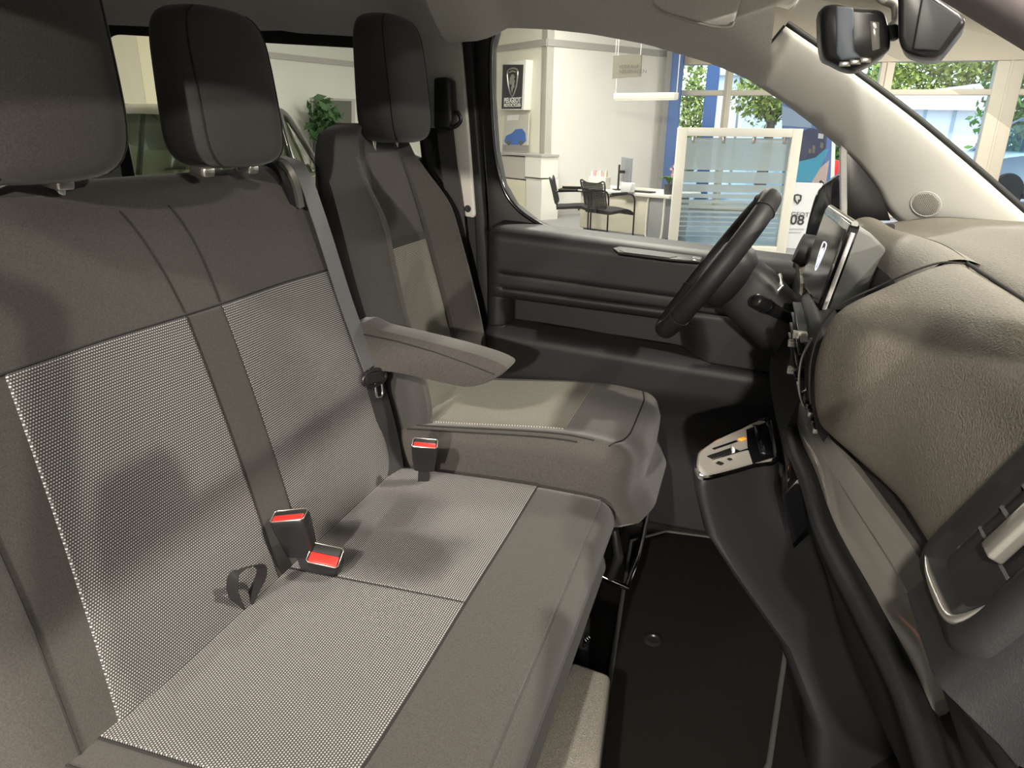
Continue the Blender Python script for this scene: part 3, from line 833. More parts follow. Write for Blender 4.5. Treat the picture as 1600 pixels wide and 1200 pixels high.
prism('logo_lion', [sp3(.012+a*.036, b*.036-.004, .0016) for a, b in ((-.28, .30), (-.05, .46), (.22, .34), (.30, .05), (.12, .02), (.18, -.25), (.02, -.50), (-.10, -.2), (-.28, -.1))], sn*.0004, LOGOE, ts)
box('volume_knob', (-.016, -.014, -.004), (.016, .014, .018), PLAS, ts, .004, 3, M=frame(py(1280, 371, 1.50), sx_, sy_))

# vent pod behind the screen, driver side
lv = bpy.data.objects.new('driver_vent', None); COL.objects.link(lv); lv.parent = dash
pv = py(1262, 392, 1.58)
lathe('vent_ring', [(.030, -.02), (.034, 0), (.032, .008), (.026, .006), (.024, -.015)], PLAD, lv, n=24, M=frame(pv, (0, 1, 0), (.3, 0, 1)))
for k in (-1, 0, 1):
    box('fin', (-.022, -.0015+.011*k, -.012), (.022, .0015+.011*k, .004), WHITEP if k == 0 else PLAS, lv, .0007, 1, M=frame(pv, (0, 1, 0), (.3, 0, 1)))
# instrument hood in front of the driver
hood = []
for k in range(13):
    a = math.pi*k/12; y = 1.60+.15*math.cos(a); h = .060*math.sin(a)**.7
    hood.append([Vector((.118, y, -.300)), Vector((.112, y, -.296+h*.55)), Vector((.15, y, -.285+h*.6)), Vector((.24, y, -.275+h*.5)), Vector((.25, y, -.30))])
loft('instrument_hood', hood, PLA, dash, angle=50)
# driver knee panel
kn = []
for k in range(17):
    Y = lerp(1.20, 1.86, k/16); b = math.sin(math.pi*k/16)
    kn.append([*crom([(.135, Y, -.36), (.118-.02*b, Y, -.42), (.105-.02*b, Y, -.50), (.13, Y, -.58), (.22, Y, -.66), (.34, Y, -.72)], 4), Vector((.55, Y, -.72)), Vector((.55, Y, -.36))])
loft('knee_panel', kn, PLAD, dash, angle=50)

# ------------------------------------------------------------------ gear console
gc = thing('gear_console', 'hanging gear console with silver framed selector plate below the dash', 'gear console')
GZ = -.560
gtop = [pz(1086, 722, GZ), pz(1092, 706, GZ), pz(1118, 688, GZ), pz(1160, 668, GZ), pz(1200, 655, GZ), pz(1216, 718, GZ), pz(1180, 730, GZ), pz(1130, 744, GZ), pz(1098, 750, GZ), pz(1086, 738, GZ)]
cen_ = sum(gtop, Vector())/len(gtop)
gt = crom(gtop, 3, closed=True)
def gring(s, z, dx=0, dy=0): return [Vector((cen_.x+(p.x-cen_.x)*s+dx, cen_.y+(p.y-cen_.y)*s+dy, z)) for p in gt]
loft('console_body', [gring(1.0, GZ-.001), gring(1.03, GZ-.012), gring(1.0, GZ-.05, .008, 0), gring(1.08, GZ-.10, .03, .0), gring(1.3, GZ-.18, .10, .02), gring(1.6, GZ-.28, .20, .04), gring(1.8, GZ-.42, .28, .04), gring(1.8, GZ-.54, .30, .04)], PLAD, gc, angle=60)
loft('frame_ring', [gring(1.0, GZ-.004), gring(1.0, GZ+.004), gring(.95, GZ+.006), gring(.90, GZ+.003), gring(.90, GZ-.003)], CHR, gc, cap=False, angle=50)
prism('selector_plate', gring(.90, GZ-.002), (0, 0, .003), mat('plate_grey', (.40, .38, .34), .35), gc)
def gbox(nm, px0, px1, w, z0, z1, m):
    a = pz(*px0, GZ); b = pz(*px1, GZ); d = (b-a).normalized(); c = (a+b)/2; L = (b-a).length/2
    return box(nm, (-L, -w, z0), (L, w, z1), m, gc, .001, 1, M=frame(Vector((c.x, c.y, GZ)), d, (-d.y, d.x, 0)))
gbox('selector_slot', (1110, 717), (1150, 703), .009, .001, .0022, RUB)
gbox('position_window', (1114, 703), (1152, 690), .003, .001, .0025, PBLK)
gbox('slot_edge', (1112, 721), (1170, 704), .0014, .001, .005, CHR)
gbox('selector_lever', (1143, 704), (1146, 711), .002, .001, .012, WHITEP)
gbox('mode_switch', (1122, 727), (1127, 724), .006, .001, .003, RUB)
gbox('mode_switch', (1138, 720), (1142, 718), .004, .001, .003, RUB)
gbox('gate_lamp', (1155, 689), (1164, 686), .004, .001, .004, AMB)
prism('gloss_panel', [pz(x, y, GZ+.002) for x, y in ((1166, 672), (1198, 660), (1212, 714), (1176, 725), (1168, 700))], (0, 0, .001), PBLK, gc)
gbox('front_tray', (1184, 668), (1196, 712), .010, .001, .006, PBLK)
gbox('tray_edge', (1204, 660), (1212, 712), .0012, .001, .006, SILV)
# pocket beside the console
prism('storage_pocket', [pz(1222, 690, -.56), pz(1250, 660, -.52), pz(1262, 730, -.50), pz(1222, 775, -.56)], (.03, .02, -.10), PBLK, dash, .003)

# ------------------------------------------------------------------ cab floor, mat, threshold
struct(box('floor_cab', (-.9, .22, -1.16), (.75, 1.93, -1.10), CARP), 'black carpeted cab floor')
struct(box('floor_cargo', (-2.3, .22, -1.16), (-.9, 1.93, -1.10), RUB), 'dark rear cabin floor')
def zmat(x, y, z=-1.085): 
    p = pz(x, y, z); return p
mp = [pz(955, 1052, -1.09), pz(985, 850, -1.09), pz(1040, 835, -1.09), pz(1150, 850, -1.09), pz(1230, 1000, -1.09), pz(1200, 1200, -1.09), pz(1150, 1300, -1.09), pz(915, 1300, -1.09)]
fm = thing('floor_mat', 'black ribbed-edge carpet floor mat in the passenger footwell', 'floor mat')
prism('mat_pile', mp, (0, 0, .010), CARP, fm, .004)
tube('mat_binding', [p+Vector((0, 0, .008)) for p in mp], .006, mat('binding', (.05, .048, .044), .9), fm, n=8, loop=True)
st = pz(1020, 1001, -1.078)
lathe('fixing_button', [(.020, 0), (.020, .003), (.014, .005), (.012, .002), (0, .002)], PLAS, fm, n=20, M=Matrix.Translation(st))
th_ = [pz(893, 1030, -.955), pz(955, 1052, -.955), pz(942, 1150, -.955), pz(925, 1300, -.955), pz(760, 1300, -.955), pz(845, 1130, -.955)]
tag(prism('threshold_cover', [p+Vector((0, 0, -.10)) for p in th_], (0, 0, .10), CARG, None, .012, 3), 'light grey carpeted step cover under the bench front edge', 'step cover')
tag(prism('amber_tag', [pz(990, 745, -.98), pz(1018, 742, -.98), pz(1019, 750, -.98), pz(992, 748, -.98)], (0, 0, .004), AMB if False else mat('orange_tag', (.55, .12, .02), .5), None), 'small orange tag on the dark floor beside the driver seat', 'tag')
# ------------------------------------------------------------------ driver door
YD = 1.93
def zline(p, q, Y=1.88):
    a = py(*p, Y); b = py(*q, Y)
    return lambda X: a.z+(b.z-a.z)*(X-a.x)/(b.x-a.x)
z_sill = zline((800, 358), (1090, 394), 1.95); z_g1 = zline((803, 426), (1062, 461), 1.84); z_g2 = zline((803, 448), (1043, 479), 1.84); z_pb = zline((810, 522), (993, 553), 1.84)
z_lo = zline((845, 560), (1200, 600))
XA, XB = py(775, 400, 1.88).x, .30
door = thing('door_1', 'dark driver door trim with grab slot and recessed pocket', 'door'); struct(door)
def door_d(X, z):
    s = z_sill(X); g1 = z_g1(X); g2 = z_g2(X); pb = z_pb(X)
    d = .096-.022*sst(s-.012, s, z)**2
    # pocket: between g2 and pb, from X = -.60 to a curved right end
    xr = -.05-.10*sst(g2-.08, g2-.02, z)
    pocket = sst(g2-.012, g2-.030, z)*sst(pb-.004, pb+.020, z)*sst(-.640, -.622, X)*sst(-.05, -.13, X+ .30*max(0, (z-(g2-.10))))
    d -= .070*pocket
    d += .018*sst(pb+.012, pb-.01, z)*sst(z_lo(X)-.10, z_lo(X)-.02, z)
    d -= .020*sst(pb-.10, pb-.30, z)
    for g in (g1, g2):
        if X > -.635: d -= .005*math.exp(-((z-g)/.0035)**2)
    d -= .03*sst(XA+.02, XA, X)
    return d
V = []; F = []; nx, nz = 110, 130
for j in range(nz+1):
    for i in range(nx+1):
        X = lerp(XA, XB, i/nx); s = z_sill(X); z = lerp(s, -1.08, (j/nz)**1.15)
        V.append((X, YD-door_d(X, z), z))
for i in range(nx+1):
    X = lerp(XA, XB, i/nx); V.append((X, YD+.02, z_sill(X)+.004))
for j in range(nz):
    for i in range(nx): F.append((j*(nx+1)+i, j*(nx+1)+i+1, (j+1)*(nx+1)+i+1, (j+1)*(nx+1)+i))
b0 = (nz+1)*(nx+1)
for i in range(nx): F.append((i, i+1, b0+i+1, b0+i))
dp_ = mk('door_panel', V, F, PLAD, door); so = dp_.modifiers.new('solid', 'SOLIDIFY'); so.thickness = .02; so.offset = 1 if False else -1
# grab slot and window switch on the ledge
YL = 1.88
def ledge(x, y, dz=0):
    p = py(x, y, YL); return Vector((p.x, p.y, z_sill(p.x)+dz))
def ledge_px(x, y, dz=.004):
    """point of the ledge top under a pixel"""
    p = py(x, y, YL)
    for _ in range(6): p = pz(x, y, z_sill(p.x)+dz)
    return p
sl = [ledge_px(958, 391), ledge_px(978, 385), ledge_px(1062, 397), ledge_px(1098, 404), ledge_px(1094, 412), ledge_px(1050, 408), ledge_px(965, 397)]
prism('grab_slot_frame', sl, (0, 0, .006), PLAD, door, .002)
prism('grab_slot', [ledge_px(x, y, .0105) for x, y in ((968, 390.5), (980, 387), (1040, 396), (1058, 401), (1045, 403), (975, 394.5))], (0, 0, .001), RUB, door)
prism('window_switch', [ledge_px(x, y, .0105) for x, y in ((1082, 402), (1096, 404.5), (1094, 410), (1080, 407.5))], (0, 0, .003), GLOSS, door, .0008)
# window surround
fr = [(742, 56), (775, 46), (767, 75), (767, 150), (773, 235), (784, 288), (803, 321), (835, 346), (886, 370), (772, 364), (748, 364)]
prism('window_surround', [py(x, y, 1.955) for x, y in fr], (0, .05, 0), RUB, door, .004)
tube('window_seal', crom([py(x, y, 1.952) for x, y in fr[1:9]], 4), .006, PAINT, door, n=8)
gl = [(770, 370), (765, 60), (800, 36), (925, 40), (1050, 60), (1170, 110), (1290, 190), (1290, 430)]
g1 = prism('window_1', [py(x, y, 1.985) for x, y in gl], (0, .004, 0), GLASS); struct(g1, 'clear driver door window glass')
tube('speaker_ring', [Vector((-.42+.08*math.cos(a), 1.868, -.86+.08*math.sin(a))) for a in [2*math.pi*k/32 for k in range(32)]], .003, PLAS, door, n=6, loop=True)

# mirror sail panel and door mirror
prism('sail_panel', [py(x, y, 1.90) for x, y in ((1318, 222), (1345, 248), (1365, 275), (1378, 303), (1392, 345), (1318, 345))], (0, .03, 0), PLAS, door, .003)
prism('sail_post', [py(x, y, 1.895) for x, y in ((1313, 218), (1324, 226), (1324, 345), (1314, 345))], (0, .03, 0), HEADD, door, .003)
dm = thing('door_mirror', 'black exterior door mirror housing beyond the driver window', 'mirror')
mpoly = crom([py(x, y, 2.10) for x, y in ((1322, 280), (1296, 283), (1278, 298), (1268, 325), (1259, 362), (1252, 405), (1270, 420), (1322, 400))], 3, closed=True)
prism('mirror_housing', mpoly, (.02, .16, 0), PAINT, dm, .015, 3)
prism('mirror_glass', [py(x, y, 2.095) for x, y in ((1318, 300), (1300, 312), (1290, 345), (1286, 395), (1318, 395))], (0, .004, 0), mat('mirror_glass', (.8, .82, .84), .05, metal=1), dm)

# ------------------------------------------------------------------ B pillar
wl = thing('wall_left', 'grey and black B pillar trim with dark rear side lining', None); struct(wl); 
pts = [(600, 40), (716, 44), (722, 90), (733, 220), (742, 336), (739, 341), (724, 338), (716, 290), (700, 215), (690, 200), (600, 200)]
prism('pillar_trim', [py(x, y, 1.925) for x, y in pts], (0, .03, 0), PIL, wl, .006, 3)
lathe('trim_screw', [(0, 0), (.010, 0), (.010, .002), (.006, .003), (0, .001)], RUB, wl, n=14, M=frame(py(731, 326, 1.924), (1, 0, 0), (0, 0, 1)) @ Matrix.Rotation(0, 4, 'X'))
prism('pillar_lower', [py(x, y, 1.945) for x, y in ((600, 195), (735, 335), (752, 340), (778, 620), (800, 900), (600, 900))], (0, .04, 0), RUB, wl)
prism('pillar_seal', [py(x, y, 1.935) for x, y in ((719, 40), (735, 40), (745, 200), (757, 345), (775, 640), (755, 640), (740, 330), (728, 140))], (0, .05, 0), RUB, wl, .006, 3)
prism('door_jamb', [py(x, y, 1.955) for x, y in ((735, 40), (749, 40), (757, 190), (768, 360), (784, 640), (770, 640), (757, 345), (744, 190))], (0, .05, 0), PAINT, wl, .004, 3)
dbelt = thing('seat_belt', 'black driver seat belt with upper anchor on the left door pillar', 'seat belt')
prism('anchor_cover', [py(x, y, 1.865) for x, y in ((677, 122), (696, 120), (702, 126), (705, 190), (700, 200), (677, 200))], (0, .05, 0), PLAS, dbelt, .006, 3)
tube('anchor_loop', crom([py(x, y, 1.885) for x, y in ((700, 196), (712, 175), (720, 186), (714, 196), (702, 200))], 3, closed=True), .006, PLAS, dbelt, n=8, loop=True)
ribbon('webbing', [py(695, 198, 1.90), py(702, 260, 1.905), py(712, 330, 1.905), py(722, 430, 1.90), py(730, 520, 1.89)], (.048, .005, 0), .0016, BELTD, dbelt)

# rear side wall with its window
def ringpts(c, n=6):
    """rounded polygon through 4 pixel corners with radii"""
    out = []
    m = len(c)
    for i in range(m):
        p = Vector(c[i][:2]); a = Vector(c[i-1][:2]); b = Vector(c[(i+1) % m][:2]); r = c[i][2]
        pa = p+(a-p).normalized()*r; pb_ = p+(b-p).normalized()*r
        for k in range(n+1):
            t = k/n; q = pa*(1-t)**2+p*2*t*(1-t)+pb_*t*t; out.append((q.x, q.y))
    return out
inner = ringpts([(166, 53, 24), (640, 80, 20), (668, 330, 10), (222, 330, 10)])
outer = ringpts([(150, 20, 3), (700, 40, 3), (730, 470, 3), (222, 470, 3)])
loft('window_frame', [[py(x, y, 1.985) for x, y in outer], [py(x, y, 1.955) for x, y in outer], [py(x, y, 1.955) for x, y in inner], [py(x, y, 1.985) for x, y in inner]], RUB, wl, cap=False, angle=40, loop=True)
g2 = prism('window_2', [py(x, y, 1.98) for x, y in inner], (0, .004, 0), GLASS); struct(g2, 'rear side window glass behind the seats')
prism('rear_lining', [py(x, y, 1.96) for x, y in ((-260, 20), (152, 40), (224, 470), (800, 470), (800, 1000), (-260, 1000))], (0, .04, 0), HEADD, wl)
struct(box('wall_rear', (-2.48, .18, -1.1), (-2.42, 1.99, .42), HEADD), 'dark rear cabin wall')

# ------------------------------------------------------------------ headliner / roof
def xz(px, Y): v = py(*px, Y); return (v.x, v.z)
rail = [xz(p, 1.90) for p in ((712, 64), (745, 62), (768, 56), (794, 41), (860, 44), (925, 51), (1011, 67), (1112, 97), (1165, 120), (1190, 133))]
def rail_z(X): return interp(X, rail)
def roof_ring(X, drop=0):
    zl = rail_z(X)
    half = [(1.955, zl+.03), (1.91, zl), (1.885, zl-.002), (1.85, zl+.012), (1.80, zl+.045), (1.72, max(zl+.10, .30)), (1.58, max(zl+.15, .355)), (1.30, .375)]
    inside = [(Y, z) for Y, z in half]+[(1.05, .38)]+[(2.1-Y, z) for Y, z in half[::-1]]
    pts = crom([(X, y, z) for y, z in inside], 4)
    return pts+[Vector((X, .10, zl+.10)), Vector((X, .35, .44)), Vector((X, 1.05, .47)), Vector((X, 1.75, .44)), Vector((X, 2.0, zl+.10))]
xs = [rail[0][0]-.02+(rail[-1][0]-rail[0][0]+.03)*k/30 for k in range(31)]
ceil = struct(loft('ceiling_headliner', [roof_ring(X) for X in xs], HEAD, None, angle=60), 'grey felt headliner over the front doors')
def rear_ring(X, zz):
    half = [(1.985, zz-.01), (1.95, zz-.014), (1.93, zz-.006), (1.89, zz+.05), (1.80, zz+.10), (1.6, .385), (1.3, .40)]
    inside = half+[(1.05, .405)]+[(2.1-Y, z) for Y, z in half[::-1]]
    pts = crom([(X, y, z) for y, z in inside], 4)
    return pts+[Vector((X, .10, zz+.06)), Vector((X, .35, .46)), Vector((X, 1.05, .48)), Vector((X, 1.75, .46)), Vector((X, 2.0, zz+.06))]
rx = [xz(p, 1.955) for p in ((-200, 22), (150, 31), (395, 40), (563, 49), (716, 60))]
rr_ = []
for k in range(25):
    X = lerp(-2.48, rail[0][0]-.012, k/24); rr_.append(rear_ring(X, interp(X, rx)+.008*math.exp(-((X+1.38)/.03)**2)))
struct(loft('ceiling_rear', rr_, HEADD, None, angle=60), 'darker rear headliner above the side window')
# right side of the van body behind the passenger door (out of frame, shades the seats)
struct(box('wall_right', (-2.48, .10, -1.10), (-.86, .16, .30), HEADD), 'right rear side wall of the van')
# sun visor
vz = .262
vis = thing('sun_visor', 'grey folded sun visor above the driver window', 'sun visor')
vpoly = [py(1008, -30, 1.72), py(1020, 8, 1.72), py(1040, 22, 1.72), py(1112, 42, 1.72), py(1140, 42, 1.72), py(1147, 34, 1.72), py(1166, -30, 1.72)]
prism('visor_board', vpoly, (0, .02, .004), HEAD, vis, .008, 3)
tube('visor_edge', crom([p+Vector((0, -.002, 0)) for p in vpoly[1:6]], 3), .003, PIL, vis, n=6)

# ------------------------------------------------------------------ A pillars and windscreen
ul = [((1226, 40), (1163, 121)), ((1300, 91), (1220, 158)), ((1370, 142), (1283, 206)), ((1430, 188), (1333, 252)), ((1490, 238), (1369, 297)), ((1540, 281), (1388, 332)), ((1600, 334), (1425, 356)), ((1690, 410), (1560, 400))]
def pillar_rows(f):
    rows = []
    for (u, l) in ul:
        U = py(*u, 1.80); L = py(*l, 1.905); row = []
        for k in range(11):
            t = k/10; p = U.lerp(L, t); p.y -= .028*math.sin(math.pi*t)**.8-.012*0; row.append(f(p))
        rows.append(row)
    cols = []
    n = len(rows[0])
    for k in range(n): cols.append(crom([r[k] for r in rows], 5))
    return [list(r) for r in zip(*cols)]
ap_rows = pillar_rows(lambda p: p)
pil = thing('trim_1', 'pale grey left windscreen pillar trim with round speaker grille', None); struct(pil)
po = loft('pillar_cover', ap_rows, PIL, pil, closed=False, cap=False, angle=70); so = po.modifiers.new('solid', 'SOLIDIFY'); so.thickness = .012; so.offset = 1
so.offset = -1 if sum(f.normal.y for f in po.data.polygons) < 0 else 1
tube('glass_seal', crom([py(*u, 1.806)+Vector((.004, 0, .004)) for u, l in ul], 4), .007, RUB, pil, n=8)
tube('pillar_joint', [py(1226, 40, 1.795), py(1200, 72, 1.80), py(1180, 98, 1.85), py(1163, 121, 1.90)], .003, SEAM, pil, n=6)
# speaker grille
scp = py(1448, 317, 1.79)
_b = None
for _i in range(1, len(ap_rows)-1):
    for _j in range(1, 10):
        _p = ap_rows[_i][_j]; _q = (_p/_p.dot(FW)); _e = ((_q.dot(RT)*FPX+800-1448)**2+(600-_q.dot(UP)*FPX-317)**2)
        if _b is None or _e < _b[0]: _b = (_e, _i, _j)
_i, _j = _b[1], _b[2]
_u = ap_rows[_i+1][_j]-ap_rows[_i-1][_j]; _v = ap_rows[_i][_j-1]-ap_rows[_i][_j+1]; _n = _u.cross(_v).normalized()
if _n.y > 0: _n = -_n
_c = ray(1448, 317); _c = _c*(ap_rows[_i][_j].dot(_n)/_c.dot(_n))
SM = frame(_c+_n*.004, _u, _n.cross(_u))
grm = mat('speaker_mesh', (.40, .39, .36), .5)
lathe('speaker_grille', [(0, .003), (.020, .003), (.028, .0025), (.030, .001), (.030, -.004)], grm, pil, n=32, M=SM)
tube('speaker_rim', [SM @ Vector((.031*math.cos(a), .031*math.sin(a), .001)) for a in [2*math.pi*k/40 for k in range(40)]], .0012, HEADD, pil, n=6, loop=True)
hv = []; hf = []
for i in range(-7, 8):
    for j in range(-8, 9):
        x = (i+.5*(j % 2))*.0040; y = j*.0035
        if math.hypot(x, y) < .0265:
            c0 = len(hv)
            for k in range(6): hv.append(SM @ Vector((x+.0012*math.cos(k*math.pi/3), y+.0012*math.sin(k*math.pi/3), .0037)))
            hf.append(tuple(range(c0, c0+6)))
ho = mk('grille_holes', hv, hf, RUB, pil, smooth=False); ho['kind'] = 'stuff'
# right pillar, close to the eye
rpl = thing('trim_2', 'mauve grey right windscreen pillar crossing the upper right corner', None); struct(rpl)
q0 = py(1490, -18, .42); q1 = py(1625, 62, .40); dq = (q1-q0).normalized(); nq = dq.cross(Vector((0, 1, 0))).normalized()
if nq.z < 0: nq = -nq
def rp(p, s=1): return [p+nq*(.010+.013*s*math.cos(a))+Vector((0, .03*s*math.sin(a)+.01, 0)) for a in [2*math.pi*k/20 for k in range(20)]]
L_ = (q1-q0).length
loft('pillar_cover', [rp(Vector((-.03, .22, .20)), 1.5), rp(Vector((.02, .30, .14)), 1.3), rp(q0-dq*.02+Vector((0, -.02, .012)), 1.05), rp(q0), rp(q1), rp(q1+dq*.15), rp(q1+dq*.36, 1.1)], mat('pillar_mauve', (.22, .195, .195), .8, noise=.05), rpl, angle=70)
tube('pillar_seal', [q0-dq*.01+nq*.028+Vector((0, .005, 0)), q1+nq*.028+Vector((0, .005, 0)), q1+dq*.36+nq*.034], .009, RUB, rpl, n=10)
# windscreen
wsr = []
for k in range(25):
    Y = lerp(.26, 1.84, k/24); b = 1-((Y-1.05)/.80)**2
    p0 = Vector((.035+.05*b, Y, .245+.05*b)); p1 = Vector((.72+.14*b, Y, -.150+.02*b))
    row = []
    for j in range(11):
        t = j/10; q = p0.lerp(p1, t); q += Vector((.3, 0, .5)).normalized()*(.035*math.sin(math.pi*t)); row.append(q)
    wsr.append(row)
ws = loft('window_3', wsr, GLASSW, None, closed=False, cap=False, angle=80); struct(ws, 'slanted clear windscreen glass')
# header lining above the windscreen
hr = []
for k in range(17):
    Y = lerp(.26, 1.84, k/16); b = 1-((Y-1.05)/.80)**2
    hr.append([Vector((.045+.05*b, Y, .262+.05*b)), Vector((.030+.05*b, Y, .250+.05*b)), Vector((-.02, Y, .265+.065*b)), Vector((-.10, Y, .30+.065*b)), Vector((-.10, Y, .34+.08*b)), Vector((.045+.05*b, Y, .29+.06*b))])
struct(loft('ceiling_header', hr, HEAD, None, angle=60), 'headliner edge above the windscreen')
# bonnet and scuttle outside the glass
bn = []
for k in range(13):
    Y = lerp(.24, 1.86, k/12); b = 1-((Y-1.05)/.81)**2
    bn.append([Vector((.89+.06*b, Y, -.19)), Vector((1.05+.1*b, Y, -.22+.03*b)), Vector((1.35+.1*b, Y, -.33+.04*b)), Vector((1.55+.12*b, Y, -.50)), Vector((1.55, Y, -.80)), Vector((.90, Y, -.80))])
tag(loft('bonnet', bn, PAINT, None, angle=50), 'dark van bonnet just beyond the windscreen', 'bonnet')

# ------------------------------------------------------------------ rear-view camera mirror and sensor pod
mr = thing('interior_mirror', 'black interior mirror housing hanging at the top of the windscreen', 'mirror')
MY = 1.10
def pxpoly(l, Y): return [py(x, y, Y) for x, y in l]
mo = [(1283, 14), (1305, 6), (1330, 12), (1350, 14), (1376, 16), (1386, 30), (1392, 68), (1384, 84), (1350, 104), (1328, 110), (1300, 98), (1286, 88), (1281, 50)]
mo3 = crom(pxpoly(mo, MY), 3, closed=True); mc_ = sum(mo3, Vector())/len(mo3)
def mring(s, dy, dx=0): return [mc_+(p-mc_)*s+Vector((dx, dy, 0)) for p in mo3]
loft('mirror_housing', [mring(.80, -.012, .0), mring(.93, -.008), mring(1.0, .004), mring(1.03, .04), mring(.95, .10, .01), mring(.6, .13, .02)], PLAS, mr, angle=45)
prism('face_highlight', [p+Vector((0, -.009, 0)) for p in pxpoly(((1304, 12), (1332, 14), (1333, 80), (1345, 92), (1312, 96), (1305, 86)), MY)], (0, -.006, 0), mat('slate_highlight', (.10, .12, .15), .5), mr, .004, 3)  # slate slab paints the bluish highlight on the mirror housing
prism('panel_highlight', [p+Vector((0, -.009, 0)) for p in pxpoly(((1356, 34), (1372, 36), (1373, 78), (1360, 82)), MY)], (0, -.005, 0), GLOSS, mr, .002)  # gloss strip stands in for a second highlight stripe
for k in range(5):
    box('vent_slit', (-.007, -.0015, -.003), (.007, .0015, .003), RUB if k % 2 else SILV, mr, .0005, 1, M=Matrix.Translation(py(1320+8*k, 100-1.5*k, MY-.012)))
prism('mount_arm', pxpoly(((1384, 38), (1405, 36), (1406, 62), (1388, 60)), 1.10), (0, .03, 0), PLAS, mr, .004)
sp_ = thing('sensor_pod', 'black tapered sensor pod fixed to the windscreen beside the mirror', 'sensor housing')
so_ = [(1398, -45), (1403, 0), (1403, 60), (1410, 80), (1440, 90), (1468, 90), (1512, 34), (1500, 20), (1455, -10), (1440, -45)]
s3 = pxpoly(so_, 1.04)
prism('pod_shell', s3, (.02, .10, 0), PLAS, sp_, .010, 3)
prism('pod_cover', [p+Vector((0, -.004, 0)) for p in pxpoly(((1440, -5), (1452, 0), (1500, 30), (1465, 80), (1425, 78)), 1.04)], (0, -.004, 0), mat('pod_grey', (.025, .026, .028), .5), sp_, .003)
mtb = crom([py(1360, -25, 1.18), py(1378, -2, 1.18), py(1398, 8, 1.18), py(1400, 30, 1.18), py(1394, 40, 1.18)], 5)
tag(tube('mirror_stay', mtb, .010, PIL, None, n=12, flat=.6), 'pale curved mirror stay between the mirror and sensor pod', 'bracket')
# ------------------------------------------------------------------ showroom
GZ0 = -1.5; CZ = 2.2
WALLW = mat('white_wall', (.78, .77, .73), .9, noise=.02, nscale=3)
CREAM = mat('cream_wall', (.80, .76, .60), .9)
GREYB = mat('grey_band', (.42, .41, .39), .8)
FLOORM = mat('showroom_floor', (.24, .24, .25), .35, noise=.15, nscale=6)
CEILM = mat('showroom_ceiling', (.62, .60, .54), .9)
BEIGE = mat('beige_window_frame', (.60, .56, .47), .6)
BLUE = mat('blue_panel', (.10, .18, .42), .6)
DESKW = mat('desk_white', (.82, .80, .74), .5)
DESKG = mat('desk_grey', (.30, .31, .32), .6)
BLK = mat('black_mesh', (.015, .015, .015), .7)
BLKT = mat('black_tube', (.02, .02, .022), .35)
SIGNG = mat('sign_beige_grey', (.27, .255, .21), .6)
INK = mat('print_dark', (.05, .05, .06), .6)
INKL = mat('print_grey', (.15, .145, .13), .6)
WHT = mat('print_white', (.85, .85, .85), .5)
LEAF = mat('leaf_green', (.10, .22, .04), .6, noise=.4, nscale=8)
LEAF2 = mat('leaf_yellow_green', (.25, .30, .06), .6, noise=.4, nscale=8)
BARK = mat('bark', (.12, .09, .06), .9, noise=.3, nscale=20)
PINK = mat('petal_pink', (.8, .45, .5), .6)

sf = struct(box('floor', (-16, -6, -1.6), (8, 15.0, GZ0), FLOORM), 'grey showroom floor')
def plane_px(x, y, p0, n):
    r = ray(x, y); return r*(Vector(p0).dot(Vector(n))/r.dot(Vector(n)))
struct(box('ceiling', (-16, -6, CZ), (8, 15.3, CZ+.1), CEILM), 'pale showroom ceiling')
struct(box('wall_back', (-16, -6.2, GZ0), (8, -6, CZ), WALLW), 'white showroom wall behind the van')
struct(box('wall_side', (-16.2, -6, GZ0), (-16, 15, CZ), WALLW), 'far white showroom side wall')
struct(box('wall_side_right', (8, -6, GZ0), (8.2, 15, CZ), WALLW), 'white showroom wall ahead of the van')
C0 = Vector((-3.53, 12.55, 0)); DR = Vector((.588, .809, 0)); DL_ = Vector((-.809, .588, 0)); NR = Vector((.809, -.588, 0)); NL = Vector((-.588, -.809, 0))
def wall(name, a, b, nin, m, label, z0=GZ0, z1=CZ, th=.15):
    a = Vector(a); b = Vector(b); n = Vector(nin)
    return struct(prism(name, [Vector((a.x, a.y, z0)), Vector((b.x, b.y, z0)), Vector((b.x, b.y, z1)), Vector((a.x, a.y, z1))], -n*th, m, None, smooth=False), label)
wr = wall('wall_office', C0, C0+DR*3.02, NR, WALLW, 'bright white office wall behind the desk')
wlft = wall('wall_display', C0, C0+DL_*4.5, NL, mat('display_wall', (.80, .78, .68), .9), 'cream display wall with the emblem sign')
zt = py(853, 60.5, 12.55).z; zb = py(853, 71.5, 12.55).z
def strip_on(name, a, b, n, z0, z1, m, label, th=.02):
    return struct(prism(name, [Vector((a.x, a.y, z0))+n*.001, Vector((b.x, b.y, z0))+n*.001, Vector((b.x, b.y, z1))+n*.001, Vector((a.x, a.y, z1))+n*.001], n*th, m, None, smooth=False), label)
strip_on('trim_3', C0, C0+DR*3.0, NR, zb, zt, GREYB, 'grey wall band above the office desk')
strip_on('trim_4', C0, C0+DL_*4.5, NL, zb, zt, GREYB, 'grey wall band above the emblem sign')
strip_on('baseboard_office', C0, C0+DR*3.0, NR, GZ0, GZ0+.09, GREYB, 'grey skirting of the office wall')

